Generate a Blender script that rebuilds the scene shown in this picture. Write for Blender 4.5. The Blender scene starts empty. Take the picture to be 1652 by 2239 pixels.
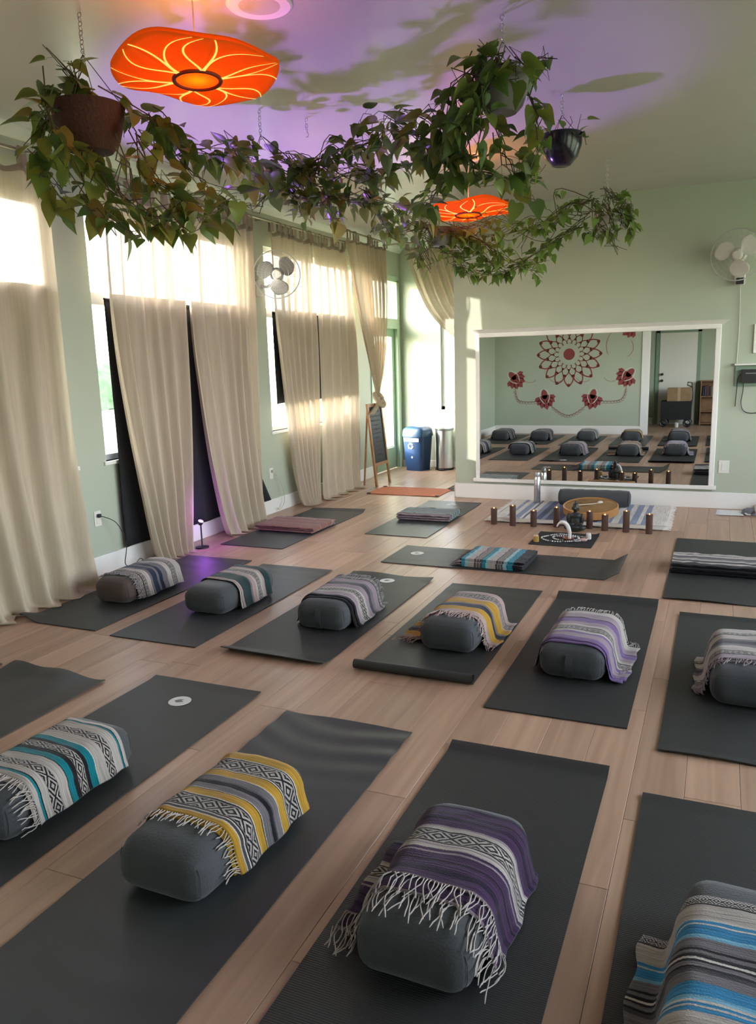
import bpy, math, random
from mathutils import Vector, Matrix, noise as mnoise

random.seed(7)
PI = math.pi
SC = bpy.context.scene
COL = SC.collection

# ------------------------------------------------------------------ camera
CAM_H = 1.6
YAW, PITCH, ROLL, FPX = 0.409879526, 0.189552672, -0.0282974036, 1723.72
def make_camera():
    cy, sy, cp, sp = math.cos(YAW), math.sin(YAW), math.cos(PITCH), math.sin(PITCH)
    fwd = Vector((-sy*cp, cy*cp, -sp)); right = Vector((cy, sy, 0)); up = right.cross(fwd)
    c, s = math.cos(ROLL), math.sin(ROLL)
    r2 = c*right + s*up; u2 = -s*right + c*up
    cd = bpy.data.cameras.new('camera'); co = bpy.data.objects.new('camera', cd); COL.objects.link(co)
    m = Matrix((r2, u2, -fwd)).transposed().to_4x4(); m.translation = (0, 0, CAM_H)
    co.matrix_world = m
    cd.sensor_fit = 'VERTICAL'; cd.sensor_height = 36.0; cd.lens = FPX/2239.0*36.0
    cd.clip_start = 0.05; cd.clip_end = 500
    SC.camera = co
make_camera()

# ------------------------------------------------------------------ light
SUN_DIR = Vector((1.0, 1.0, -0.255)).normalized()      # the way the sunlight travels
def make_world():
    w = bpy.data.worlds.new('world'); SC.world = w; w.use_nodes = True
    nt = w.node_tree; nt.nodes.clear()
    out = nt.nodes.new('ShaderNodeOutputWorld'); bg = nt.nodes.new('ShaderNodeBackground')
    sky = nt.nodes.new('ShaderNodeTexSky'); sky.sky_type = 'NISHITA'; sky.sun_disc = False
    sky.sun_elevation = math.radians(28); sky.sun_rotation = math.atan2(-SUN_DIR.x, -SUN_DIR.y)
    sky.altitude = 100; sky.air_density = 1.0; sky.dust_density = 1.5; sky.ozone_density = 1.0
    bg.inputs['Strength'].default_value = 0.5
    hs = nt.nodes.new('ShaderNodeHueSaturation'); hs.inputs['Saturation'].default_value = 0.5
    nt.links.new(sky.outputs[0], hs.inputs['Color']); tn = nt.nodes.new('ShaderNodeVectorMath'); tn.operation = 'MULTIPLY'; tn.inputs[1].default_value = (1.05, 0.97, 0.87)
    nt.links.new(hs.outputs[0], tn.inputs[0]); nt.links.new(tn.outputs[0], bg.inputs[0]); nt.links.new(bg.outputs[0], out.inputs[0])
make_world()
sd = bpy.data.lights.new('sun', 'SUN'); sd.energy = 1.1; sd.angle = math.radians(0.6); sd.color = (1, 0.90, 0.74)
so = bpy.data.objects.new('sun', sd); COL.objects.link(so)
so.rotation_euler = SUN_DIR.to_track_quat('-Z', 'Y').to_euler()
SC.view_settings.view_transform = 'Standard'; SC.view_settings.look = 'None'
SC.view_settings.exposure = 2.9; SC.view_settings.gamma = 1.0; SC.view_settings.use_curve_mapping = False
cy = SC.cycles
cy.use_denoising = True; cy.max_bounces = 8; cy.diffuse_bounces = 5; cy.glossy_bounces = 4
cy.transmission_bounces = 6; cy.transparent_max_bounces = 12; cy.use_adaptive_sampling = True; cy.adaptive_threshold = 0.02
cy.caustics_reflective = False; cy.caustics_refractive = False; cy.sample_clamp_indirect = 6.0

def portal(loc, sx, sz, direction):
    ld = bpy.data.lights.new('window_portal', 'AREA'); ld.shape = 'RECTANGLE'; ld.size = sx; ld.size_y = sz
    ld.cycles.is_portal = True
    o = bpy.data.objects.new('window_portal', ld); COL.objects.link(o); o.location = loc
    o.rotation_euler = Vector(direction).to_track_quat('-Z', 'Y').to_euler()

# ------------------------------------------------------------------ materials
MATS = {}
def nd(nt, t, **kw):
    n = nt.nodes.new(t)
    for k, v in kw.items(): setattr(n, k, v)
    return n
def mat(name, col, rough=0.6, metal=0.0, spec=0.5, bump=None, var=None, emis=None, sheen=0.0, coord='Object', rand=None):
    """principled; bump=(scale, strength), var=(scale, amount) noise in the colour, rand=amount of per-object value change"""
    if name in MATS: return MATS[name]
    m = bpy.data.materials.new(name); m.use_nodes = True; MATS[name] = m
    nt = m.node_tree; b = nt.nodes['Principled BSDF']
    b.inputs['Base Color'].default_value = (*col, 1); b.inputs['Roughness'].default_value = rough
    b.inputs['Metallic'].default_value = metal; b.inputs['Specular IOR Level'].default_value = spec
    if sheen: b.inputs['Sheen Weight'].default_value = sheen
    if emis:
        b.inputs['Emission Color'].default_value = (*emis[0], 1); b.inputs['Emission Strength'].default_value = emis[1]
    tc = nd(nt, 'ShaderNodeTexCoord')
    src = None
    if var:
        n = nd(nt, 'ShaderNodeTexNoise'); n.inputs['Scale'].default_value = var[0]; n.inputs['Detail'].default_value = 4
        nt.links.new(tc.outputs[coord], n.inputs['Vector'])
        mr = nd(nt, 'ShaderNodeMapRange'); mr.inputs[1].default_value = 0.25; mr.inputs[2].default_value = 0.75
        mr.inputs[3].default_value = 1-var[1]; mr.inputs[4].default_value = 1+var[1]
        nt.links.new(n.outputs['Fac'], mr.inputs[0]); src = mr.outputs[0]
    if rand:
        oi = nd(nt, 'ShaderNodeObjectInfo'); mr2 = nd(nt, 'ShaderNodeMapRange')
        mr2.inputs[3].default_value = 1-rand; mr2.inputs[4].default_value = 1+rand
        nt.links.new(oi.outputs['Random'], mr2.inputs[0])
        if src:
            mu = nd(nt, 'ShaderNodeMath', operation='MULTIPLY'); nt.links.new(src, mu.inputs[0]); nt.links.new(mr2.outputs[0], mu.inputs[1]); src = mu.outputs[0]
        else: src = mr2.outputs[0]
    if src:
        vm = nd(nt, 'ShaderNodeVectorMath', operation='SCALE'); vm.inputs[0].default_value = col
        nt.links.new(src, vm.inputs['Scale']); nt.links.new(vm.outputs[0], b.inputs['Base Color'])
    if bump:
        n = nd(nt, 'ShaderNodeTexNoise'); n.inputs['Scale'].default_value = bump[0]; n.inputs['Detail'].default_value = 5
        nt.links.new(tc.outputs[coord], n.inputs['Vector'])
        bp = nd(nt, 'ShaderNodeBump'); bp.inputs['Strength'].default_value = bump[1]; bp.inputs['Distance'].default_value = 0.01
        nt.links.new(n.outputs['Fac'], bp.inputs['Height']); nt.links.new(bp.outputs[0], b.inputs['Normal'])
    return m

def thin_cloth(name, col, transl=0.4, transp=0.15, weave=True):
    m = bpy.data.materials.new(name); m.use_nodes = True; MATS[name] = m
    nt = m.node_tree; nt.nodes.clear(); out = nd(nt, 'ShaderNodeOutputMaterial')
    d = nd(nt, 'ShaderNodeBsdfDiffuse'); t = nd(nt, 'ShaderNodeBsdfTranslucent'); p = nd(nt, 'ShaderNodeBsdfTransparent')
    for s in (d, t): s.inputs['Color'].default_value = (*col, 1)
    p.inputs['Color'].default_value = (1.0, 0.97, 0.92, 1)
    m1 = nd(nt, 'ShaderNodeMixShader'); m1.inputs[0].default_value = transl
    m2 = nd(nt, 'ShaderNodeMixShader'); m2.inputs[0].default_value = transp
    nt.links.new(d.outputs[0], m1.inputs[1]); nt.links.new(t.outputs[0], m1.inputs[2])
    nt.links.new(m1.outputs[0], m2.inputs[1]); nt.links.new(p.outputs[0], m2.inputs[2]); nt.links.new(m2.outputs[0], out.inputs[0])
    if weave:
        tc = nd(nt, 'ShaderNodeTexCoord'); n = nd(nt, 'ShaderNodeTexNoise'); n.inputs['Scale'].default_value = 60
        mp = nd(nt, 'ShaderNodeMapping'); mp.inputs['Scale'].default_value = (1, 1, 0.05)
        nt.links.new(tc.outputs['Object'], mp.inputs[0]); nt.links.new(mp.outputs[0], n.inputs['Vector'])
        mr = nd(nt, 'ShaderNodeMapRange'); mr.inputs[3].default_value = 0.85; mr.inputs[4].default_value = 1.12
        nt.links.new(n.outputs['Fac'], mr.inputs[0])
        vm = nd(nt, 'ShaderNodeVectorMath', operation='SCALE'); vm.inputs[0].default_value = col
        nt.links.new(mr.outputs[0], vm.inputs['Scale'])
        nt.links.new(vm.outputs[0], d.inputs['Color']); nt.links.new(vm.outputs[0], t.inputs['Color'])
    return m

def glass_mat(name, tint=(1, 1, 1), gloss=0.06):
    m = bpy.data.materials.new(name); m.use_nodes = True; MATS[name] = m
    nt = m.node_tree; nt.nodes.clear(); out = nd(nt, 'ShaderNodeOutputMaterial')
    p = nd(nt, 'ShaderNodeBsdfTransparent'); p.inputs[0].default_value = (*tint, 1)
    g = nd(nt, 'ShaderNodeBsdfGlossy'); g.inputs['Roughness'].default_value = 0.02
    x = nd(nt, 'ShaderNodeMixShader'); x.inputs[0].default_value = gloss
    nt.links.new(p.outputs[0], x.inputs[1]); nt.links.new(g.outputs[0], x.inputs[2]); nt.links.new(x.outputs[0], out.inputs[0])
    return m

def stripes_mat(name, bands, scale_u=1.0, dark=(0.012, 0.011, 0.014), cream=(0.40, 0.36, 0.325), period=0.082):
    """woven blanket: bands=[(colour or 'P', width)] along v (metres); 'P' is a band of concentric diamonds along u"""
    m = bpy.data.materials.new(name); m.use_nodes = True; MATS[name] = m
    nt = m.node_tree; b = nt.nodes['Principled BSDF']; b.inputs['Roughness'].default_value = 0.95
    b.inputs['Specular IOR Level'].default_value = 0.1; b.inputs['Sheen Weight'].default_value = 0.15
    tot = sum(w for _, w in bands); m['span'] = tot
    uv = nd(nt, 'ShaderNodeUVMap'); sx = nd(nt, 'ShaderNodeSeparateXYZ'); nt.links.new(uv.outputs[0], sx.inputs[0])
    # slightly uneven weave
    nz = nd(nt, 'ShaderNodeTexNoise'); nz.inputs['Scale'].default_value = 220; nt.links.new(uv.outputs[0], nz.inputs['Vector'])
    def M(op, a, c=None, d=None):
        n = nd(nt, 'ShaderNodeMath', operation=op)
        for i, q in enumerate((a, c, d)):
            if q is None: continue
            if isinstance(q, (int, float)): n.inputs[i].default_value = q
            else: nt.links.new(q, n.inputs[i])
        return n.outputs[0]
    v = M('ADD', sx.outputs[1], M('MULTIPLY', M('SUBTRACT', nz.outputs['Fac'], 0.5), 0.004))
    vn = M('DIVIDE', v, tot)
    cr = nd(nt, 'ShaderNodeValToRGB'); cr.color_ramp.interpolation = 'CONSTANT'
    el = cr.color_ramp.elements
    pos = 0.0; pats = []
    for i, (c, w) in enumerate(bands):
        colr = cream if c == 'P' else c
        if i == 0: e = el[0]; e.position = 0
        elif i == 1: e = el[1]; e.position = pos/tot
        else: e = el.new(pos/tot)
        e.color = (*colr, 1)
        if c == 'P': pats.append((pos+w/2, w))
        pos += w
    nt.links.new(vn, cr.inputs[0])
    colour = cr.outputs[0]
    for vc, w in pats:
        dv = M('ABSOLUTE', M('SUBTRACT', v, vc))
        inside = M('LESS_THAN', dv, w/2*0.9)
        tri = M('MULTIPLY', M('ABSOLUTE', M('SUBTRACT', M('FRACT', M('DIVIDE', sx.outputs[0], period)), 0.5)), 2.0)
        d = M('ADD', tri, M('DIVIDE', dv, w/2))
        st = M('GREATER_THAN', M('FRACT', M('MULTIPLY', d, 1.75)), 0.5)
        edge = M('GREATER_THAN', dv, w/2*0.86)
        fac = M('MULTIPLY', inside, M('MAXIMUM', st, edge))
        mx = nd(nt, 'ShaderNodeMix', data_type='RGBA')
        nt.links.new(fac, mx.inputs[0]); nt.links.new(colour, mx.inputs[6]); mx.inputs[7].default_value = (*dark, 1)
        colour = mx.outputs[2]
    # yarn tone variation, running along u
    mp = nd(nt, 'ShaderNodeMapping'); mp.inputs['Scale'].default_value = (5, 190, 1); nt.links.new(uv.outputs[0], mp.inputs[0])
    ny = nd(nt, 'ShaderNodeTexNoise'); ny.inputs['Scale'].default_value = 1.0; nt.links.new(mp.outputs[0], ny.inputs['Vector'])
    mr = nd(nt, 'ShaderNodeMapRange'); mr.inputs[1].default_value = 0.2; mr.inputs[2].default_value = 0.8
    mr.inputs[3].default_value = 0.5; mr.inputs[4].default_value = 1.4
    nt.links.new(ny.outputs['Fac'], mr.inputs[0])
    vm = nd(nt, 'ShaderNodeVectorMath', operation='SCALE'); nt.links.new(colour, vm.inputs[0]); nt.links.new(mr.outputs[0], vm.inputs['Scale'])
    nt.links.new(vm.outputs[0], b.inputs['Base Color'])
    bp = nd(nt, 'ShaderNodeBump'); bp.inputs['Strength'].default_value = 0.5; bp.inputs['Distance'].default_value = 0.004
    nt.links.new(M('ADD', nz.outputs['Fac'], ny.outputs['Fac']), bp.inputs['Height']); nt.links.new(bp.outputs[0], b.inputs['Normal'])
    return m

# ------------------------------------------------------------------ mesh helpers
class MB:
    def __init__(s): s.v = []; s.f = []; s.uv = []
    def add(s, vs, fs, uvs=None):
        o = len(s.v); s.v += [tuple(p) for p in vs]; s.f += [tuple(i+o for i in f) for f in fs]
        s.uv += list(uvs) if uvs else [(0.0, 0.0)]*len(vs)
        return s
    def box(s, x0, x1, y0, y1, z0, z1):
        return s.add([(x0,y0,z0),(x1,y0,z0),(x1,y1,z0),(x0,y1,z0),(x0,y0,z1),(x1,y0,z1),(x1,y1,z1),(x0,y1,z1)],
                     [(3,2,1,0),(4,5,6,7),(0,1,5,4),(1,2,6,5),(2,3,7,6),(3,0,4,7)])
    def cbox(s, x0, x1, y0, y1, z0, z1, c=0.004):
        """box with chamfered edges"""
        cx, cyy, cz = (x0+x1)/2, (y0+y1)/2, (z0+z1)/2; hx, hy, hz = abs(x1-x0)/2, abs(y1-y0)/2, abs(z1-z0)/2
        c = min(c, hx*.9, hy*.9, hz*.9); vs = []; idx = {}
        for sx in (-1, 1):
            for sy in (-1, 1):
                for sz in (-1, 1):
                    for a in range(3):
                        p = [sx*(hx-c), sy*(hy-c), sz*(hz-c)]; p[a] = (sx*hx, sy*hy, sz*hz)[a]
                        idx[(sx, sy, sz, a)] = len(vs); vs.append((p[0]+cx, p[1]+cyy, p[2]+cz))
        fs = []
        def key(d): return (d[0], d[1], d[2])
        def quad(keys, n):
            q = [idx[k] for k in keys]
            a, b, cc = (Vector(vs[q[i]]) for i in range(3))
            if (b-a).cross(cc-b).dot(Vector(n)) < 0: q.reverse()
            fs.append(tuple(q))
        for a in range(3):
            o1, o2 = [i for i in range(3) if i != a]
            for sg in (-1, 1):
                ks = []
                for p, q in ((-1,-1),(1,-1),(1,1),(-1,1)):
                    d = [0,0,0]; d[a] = sg; d[o1] = p; d[o2] = q; ks.append((*d, a))
                n = [0,0,0]; n[a] = sg; quad(ks, n)
            for p in (-1, 1):
                for q in (-1, 1):
                    d0 = [0,0,0]; d0[o1] = p; d0[o2] = q
                    e0 = list(d0); e0[a] = -1; e1 = list(d0); e1[a] = 1
                    quad([(*e0, o1), (*e1, o1), (*e1, o2), (*e0, o2)], d0)
        for sx in (-1, 1):
            for sy in (-1, 1):
                for sz in (-1, 1): quad([(sx,sy,sz,0),(sx,sy,sz,1),(sx,sy,sz,2)], (sx,sy,sz))
        return s.add(vs, fs)
    def tube(s, pts, r, n=6, caps=True):
        pts = [Vector(p) for p in pts]; vs = []; fs = []; m = len(pts)
        rs = r if isinstance(r, (list, tuple)) else [r]*m
        prev = None
        for i, p in enumerate(pts):
            t = (pts[min(i+1, m-1)]-pts[max(i-1, 0)])
            t = t.normalized() if t.length > 1e-9 else Vector((0,0,1))
            if prev is None:
                a = Vector((0,0,1)) if abs(t.z) < .9 else Vector((1,0,0)); u = t.cross(a).normalized()
            else:
                u = (prev - t*prev.dot(t)); u = u.normalized() if u.length > 1e-6 else t.orthogonal().normalized()
            prev = u; w = t.cross(u)
            for k in range(n):
                an = 2*PI*k/n; vs.append(p + (u*math.cos(an)+w*math.sin(an))*rs[i])
        for i in range(m-1):
            for k in range(n):
                a = i*n+k; b = i*n+(k+1) % n; fs.append((a, b, b+n, a+n))
        if caps: fs.append(tuple(range(n-1, -1, -1))); fs.append(tuple((m-1)*n+k for k in range(n)))
        return s.add(vs, fs)
    def lathe(s, prof, n=24, c=(0,0,0), sx=1, sy=1, axis='z'):
        """prof=[(r,z)]"""
        vs = []; fs = []; m = len(prof)
        for r, z in prof:
            for k in range(n):
                a = 2*PI*k/n; x, y = r*math.cos(a)*sx, r*math.sin(a)*sy
                p = (x, y, z) if axis == 'z' else ((z, x, y) if axis == 'x' else (y, z, x))
                vs.append((p[0]+c[0], p[1]+c[1], p[2]+c[2]))
        for i in range(m-1):
            for k in range(n):
                a = i*n+k; b = i*n+(k+1) % n; fs.append((a, b, b+n, a+n))
        if prof[0][0] > 1e-6: fs.append(tuple(range(n-1, -1, -1)))
        if prof[-1][0] > 1e-6: fs.append(tuple((m-1)*n+k for k in range(n)))
        return s.add(vs, fs)
    def torus(s, c, R, r, axis='z', n=40, k=8, sx=1, sy=1):
        vs = []; fs = []
        for i in range(n):
            a = 2*PI*i/n
            for j in range(k):
                b = 2*PI*j/k; rr = R+r*math.cos(b); x, y, z = rr*math.cos(a)*sx, rr*math.sin(a)*sy, r*math.sin(b)
                p = (x, y, z) if axis == 'z' else ((z, x, y) if axis == 'x' else (y, z, x))
                vs.append((p[0]+c[0], p[1]+c[1], p[2]+c[2]))
        for i in range(n):
            for j in range(k):
                a = i*k+j; b = i*k+(j+1) % k; c2 = ((i+1) % n)*k+(j+1) % k; d = ((i+1) % n)*k+j
                fs.append((a, d, c2, b))
        return s.add(vs, fs)
    def ell(s, c, rx, ry, rz, n=16, m=10):
        vs = []; fs = []
        for i in range(m+1):
            t = PI*i/m
            for k in range(n):
                a = 2*PI*k/n; vs.append((c[0]+rx*math.sin(t)*math.cos(a), c[1]+ry*math.sin(t)*math.sin(a), c[2]-rz*math.cos(t)))
        for i in range(m):
            for k in range(n):
                a = i*n+k; b = i*n+(k+1) % n; fs.append((a, b, b+n, a+n))
        return s.add(vs, fs)
    def grid(s, fn, nu, nv, uvf=None):
        vs = []; fs = []; uvs = []
        for j in range(nv+1):
            for i in range(nu+1):
                u, v = i/nu, j/nv; vs.append(fn(u, v)); uvs.append(uvf(u, v) if uvf else (u, v))
        for j in range(nv):
            for i in range(nu):
                a = j*(nu+1)+i; fs.append((a, a+1, a+nu+2, a+nu+1))
        return s.add(vs, fs, uvs)
    def slab(s, fn, nu, nv, th, uvf=None, nrm=None):
        """a sheet with thickness: fn(u,v) is the top, the underside lies th below along nrm (default straight down)"""
        o = len(s.v); s.grid(fn, nu, nv, uvf); n1 = (nu+1)*(nv+1)
        bot = []
        for i in range(n1):
            p = Vector(s.v[o+i])
            if nrm: q = p - Vector(nrm(i % (nu+1)/nu, i//(nu+1)/nv))*th
            else: q = p - Vector((0, 0, th))
            bot.append(tuple(q))
        uvs = s.uv[o:o+n1]; s.v += bot; s.uv += uvs
        for j in range(nv):
            for i in range(nu):
                a = o+n1+j*(nu+1)+i; s.f.append((a+nu+1, a+nu+2, a+1, a))
        T = lambda i, j: o+j*(nu+1)+i
        B = lambda i, j: o+n1+j*(nu+1)+i
        for i in range(nu):
            s.f.append((T(i,0), B(i,0), B(i+1,0), T(i+1,0))); s.f.append((T(i+1,nv), B(i+1,nv), B(i,nv), T(i,nv)))
        for j in range(nv):
            s.f.append((T(0,j+1), B(0,j+1), B(0,j), T(0,j))); s.f.append((T(nu,j), B(nu,j), B(nu,j+1), T(nu,j+1)))
        return s
    def xf(s, M, start=0):
        s.v = s.v[:start] + [tuple(M @ Vector(p)) for p in s.v[start:]]; return s
    def mesh(s, name, m, smooth=True):
        me = bpy.data.meshes.new(name); me.from_pydata(s.v, [], s.f)
        if any(u != (0.0, 0.0) for u in s.uv):
            ul = me.uv_layers.new(name='UVMap')
            li = [0]*len(me.loops); me.loops.foreach_get('vertex_index', li)
            flat = []
            for i in li: flat += s.uv[i]
            ul.data.foreach_set('uv', flat)
        me.materials.append(m)
        if smooth:
            me.polygons.foreach_set('use_smooth', [True]*len(me.polygons))
            if smooth != 'all': me.set_sharp_from_angle(angle=math.radians(38))
        me.update(); return me
    def build(s, name, m, parent=None, smooth=True):
        return link(name, s.mesh(name, m, smooth), parent)

def link(name, me, parent=None):
    o = bpy.data.objects.new(name, me); COL.objects.link(o)
    if parent: o.parent = parent
    return o
def tag(o, label, cat, group=None, kind=None):
    if label: o['label'] = label
    if cat: o['category'] = cat
    if group: o['group'] = group
    if kind: o['kind'] = kind
    return o
def thing(name, label, cat, loc=(0,0,0), rz=0.0, group=None):
    o = bpy.data.objects.new(name, None); COL.objects.link(o); o.empty_display_size = 0.1
    o.location = loc; o.rotation_euler = (0, 0, rz)
    return tag(o, label, cat, group)
def struct(name, mb, m, parent=None, smooth=False):
    o = mb.build(name, m, parent, smooth)
    if not parent: o['kind'] = 'structure'
    return o
def box_struct(name, b, m, parent=None):
    return struct(name, MB().box(*b), m, parent)
def interp(pts, t):
    """point at t in 0..1 along a polyline (by arc length, smoothed)"""
    P = [Vector(p) for p in pts]
    L = [0.0]
    for a, b in zip(P, P[1:]): L.append(L[-1]+(b-a).length)
    d = t*L[-1]
    for i in range(len(P)-1):
        if d <= L[i+1] or i == len(P)-2:
            k = (d-L[i])/max(1e-9, L[i+1]-L[i])
            p0 = P[max(i-1, 0)]; p1 = P[i]; p2 = P[i+1]; p3 = P[min(i+2, len(P)-1)]
            return 0.5*((2*p1)+(p2-p0)*k+(2*p0-5*p1+4*p2-p3)*k*k+(3*p1-p0-3*p2+p3)*k*k*k)
def nz(x, y=0.0, z=0.0): return mnoise.noise(Vector((x, y, z)))
# ================================================================== the setting
XL, YF, YA, ZC, XR, YR = -4.42, 8.75, 11.2, 3.2, 2.6, -1.65
GREEN = mat('wall_green_paint', (0.42, 0.468, 0.372), 0.55, bump=(90, 0.05), var=(1.2, 0.04))
WHITE = mat('white_trim_paint', (0.80, 0.79, 0.76), 0.4, bump=(60, 0.03))
FRAME = mat('window_frame_white', (0.72, 0.74, 0.76), 0.35)
GLASS = glass_mat('window_glass', (0.96, 0.98, 1.0), 0.05)

# --- floor of long planks
def plank_mat():
    m = mat('oak_plank', (0.43, 0.275, 0.185), 0.36, spec=0.5)
    nt = m.node_tree; b = nt.nodes['Principled BSDF']
    tc = nd(nt, 'ShaderNodeTexCoord'); oi = nd(nt, 'ShaderNodeObjectInfo')
    ad = nd(nt, 'ShaderNodeVectorMath', operation='ADD')
    sc = nd(nt, 'ShaderNodeVectorMath', operation='SCALE'); sc.inputs[0].default_value = (37, 91, 13)
    nt.links.new(oi.outputs['Random'], sc.inputs['Scale'])
    nt.links.new(tc.outputs['Object'], ad.inputs[0]); nt.links.new(sc.outputs[0], ad.inputs[1])
    mp = nd(nt, 'ShaderNodeMapping'); mp.inputs['Scale'].default_value = (22, 1.1, 22); nt.links.new(ad.outputs[0], mp.inputs[0])
    n = nd(nt, 'ShaderNodeTexNoise'); n.inputs['Scale'].default_value = 1.0; n.inputs['Detail'].default_value = 8; n.inputs['Distortion'].default_value = 0.6
    nt.links.new(mp.outputs[0], n.inputs['Vector'])
    cr = nd(nt, 'ShaderNodeValToRGB'); e = cr.color_ramp.elements
    e[0].position = 0.28; e[0].color = (0.365, 0.225, 0.152, 1); e[1].position = 0.72; e[1].color = (0.50, 0.33, 0.23, 1)
    nt.links.new(n.outputs['Fac'], cr.inputs[0])
    mr = nd(nt, 'ShaderNodeMapRange'); mr.inputs[3].default_value = 0.86; mr.inputs[4].default_value = 1.13; nt.links.new(oi.outputs['Random'], mr.inputs[0])
    vm = nd(nt, 'ShaderNodeVectorMath', operation='SCALE'); nt.links.new(cr.outputs[0], vm.inputs[0]); nt.links.new(mr.outputs[0], vm.inputs['Scale'])
    nt.links.new(vm.outputs[0], b.inputs['Base Color'])
    bp = nd(nt, 'ShaderNodeBump'); bp.inputs['Strength'].default_value = 0.06; bp.inputs['Distance'].default_value = 0.004
    nt.links.new(n.outputs['Fac'], bp.inputs['Height']); nt.links.new(bp.outputs[0], b.inputs['Normal'])
    return m
PLANK = plank_mat()
floor = box_struct('floor', (XL-0.1, XR+0.1, YR-0.1, YA+0.1, -0.2, -0.008), mat('floor_underlay', (0.10, 0.07, 0.05), 0.8))
PW, PLN = 0.19, 1.32
plank_mesh = MB().cbox(0.0006, PW-0.0006, 0.0008, PLN-0.0008, -0.008, 0.0, 0.0012).mesh('plank', PLANK, False)
far_planks = MB(); prand = random.Random(3); nplank = 0
col_i = 0; x = XL
while x < XR-0.01:
    off = -prand.random()*PLN; y = YR+off
    while y < YA:
        y0, y1 = max(y, YR), min(y+PLN, YA)
        in_room = x+PW > -3.0 and y0 > YF+0.3                       # behind the mirror wall: nothing there
        if y1-y0 > 0.05 and not in_room:
            near = x < 1.0 and y1 > 0.3 and not (x > 0.45 and y0 > 7) and nplank < 290
            if near:
                o = bpy.data.objects.new('plank', plank_mesh); COL.objects.link(o); o.parent = floor
                o.location = (x, y0, 0); o.scale = (1, (y1-y0)/PLN, 1); nplank += 1
                if x+PW > 1e3: pass
            else:
                far_planks.cbox(x+.0006, min(x+PW, XR)-.0006, y0+.0008, y1-.0008, -0.008, 0.0, 0.0012)
        y += PLN
    x += PW
fp = far_planks.build('plank_remainder', PLANK, floor, False); fp['kind'] = 'stuff'

# --- ceiling: glossy paint with dull patches, brush waves
def ceiling_mat():
    m = mat('glossy_ceiling_paint', (0.50, 0.49, 0.45), 0.26, spec=0.6)
    nt = m.node_tree; b = nt.nodes['Principled BSDF']; tc = nd(nt, 'ShaderNodeTexCoord')
    mp2 = nd(nt, 'ShaderNodeMapping'); mp2.inputs['Rotation'].default_value = (0, 0, 0.42); mp2.inputs['Scale'].default_value = (0.9, 3.2, 1)
    nt.links.new(tc.outputs['Object'], mp2.inputs[0])
    n2 = nd(nt, 'ShaderNodeTexNoise'); n2.inputs['Scale'].default_value = 1.3; n2.inputs['Detail'].default_value = 1.5; n2.inputs['Roughness'].default_value = 0.45
    nt.links.new(mp2.outputs[0], n2.inputs['Vector'])
    bp = nd(nt, 'ShaderNodeBump'); bp.inputs['Strength'].default_value = 0.06; bp.inputs['Distance'].default_value = 0.03
    nt.links.new(n2.outputs['Fac'], bp.inputs['Height']); nt.links.new(bp.outputs[0], b.inputs['Normal'])
    n3 = nd(nt, 'ShaderNodeTexNoise'); n3.inputs['Scale'].default_value = 0.8; nt.links.new(mp2.outputs[0], n3.inputs['Vector'])
    mr = nd(nt, 'ShaderNodeMapRange'); mr.inputs[1].default_value = .3; mr.inputs[2].default_value = .7; mr.inputs[3].default_value = 0.29; mr.inputs[4].default_value = 0.36
    nt.links.new(n3.outputs['Fac'], mr.inputs[0]); nt.links.new(mr.outputs[0], b.inputs['Roughness'])
    return m
box_struct('ceiling', (XL-0.2, XR+0.2, YR-0.2, YA+0.2, ZC, ZC+0.15), ceiling_mat())

# --- walls
WIN = [(2.35, 4.50), (4.83, 6.98), (7.38, 9.53)]; SILL, HEAD = 0.88, 2.80
D0, D1, DH, T0, T1 = 10.12, 11.08, 2.08, 2.16, 2.74
w = MB(); xo = XL-0.16
segs = [YR-0.2] + [q for ab in WIN for q in ab] + [D0, D1, YA+0.2]
for i in range(0, len(segs), 2): w.box(xo, XL, segs[i], segs[i+1], -0.2, ZC)
for a, b in WIN: w.box(xo, XL, a, b, -0.2, SILL); w.box(xo, XL, a, b, HEAD, ZC)
w.box(xo, XL, D0, D1, DH, T0); w.box(xo, XL, D0, D1, T1, ZC)
struct('wall_left', w, GREEN)
box_struct('wall_far', (-2.80, XR+0.2, YF, YA, 0, ZC), GREEN)
AWX0, AWX1, AWZ0, AWZ1 = -3.80, -3.05, 0.86, 2.22               # window in the back wall of the entry nook
w = MB(); w.box(XL-.16, AWX0, YA, YA+.16, 0, ZC); w.box(AWX1, -2.6, YA, YA+.16, 0, ZC)
w.box(AWX0, AWX1, YA, YA+.16, 0, AWZ0); w.box(AWX0, AWX1, YA, YA+.16, AWZ1, ZC)
struct('wall_alcove', w, GREEN)
RWIN = [(-1.3, -0.4), (1.6, 3.7), (4.2, 6.2), (6.6, 8.4)]                        # windows of the right wall, outside the picture
w = MB(); sg_ = [YR-.2]+[q for ab in RWIN for q in ab]+[YF+.1]
for i in range(0, len(sg_), 2): w.box(XR, XR+.16, sg_[i], sg_[i+1], 0, ZC)
for a, b in RWIN: w.box(XR, XR+.16, a, b, 0, SILL); w.box(XR, XR+.16, a, b, HEAD, ZC)
struct('wall_right', w, GREEN)
box_struct('wall_rear', (XL, -1.45, 0.71, 0.85, 0, ZC), GREEN)
box_struct('trim_1', (-1.45, -1.31, 0.69, 0.865, 0, ZC), WHITE)   # white end of the mural wall
box_struct('wall_back', (XL-.2, XR+.2, YR-.16, YR, 0, ZC), GREEN)
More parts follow.
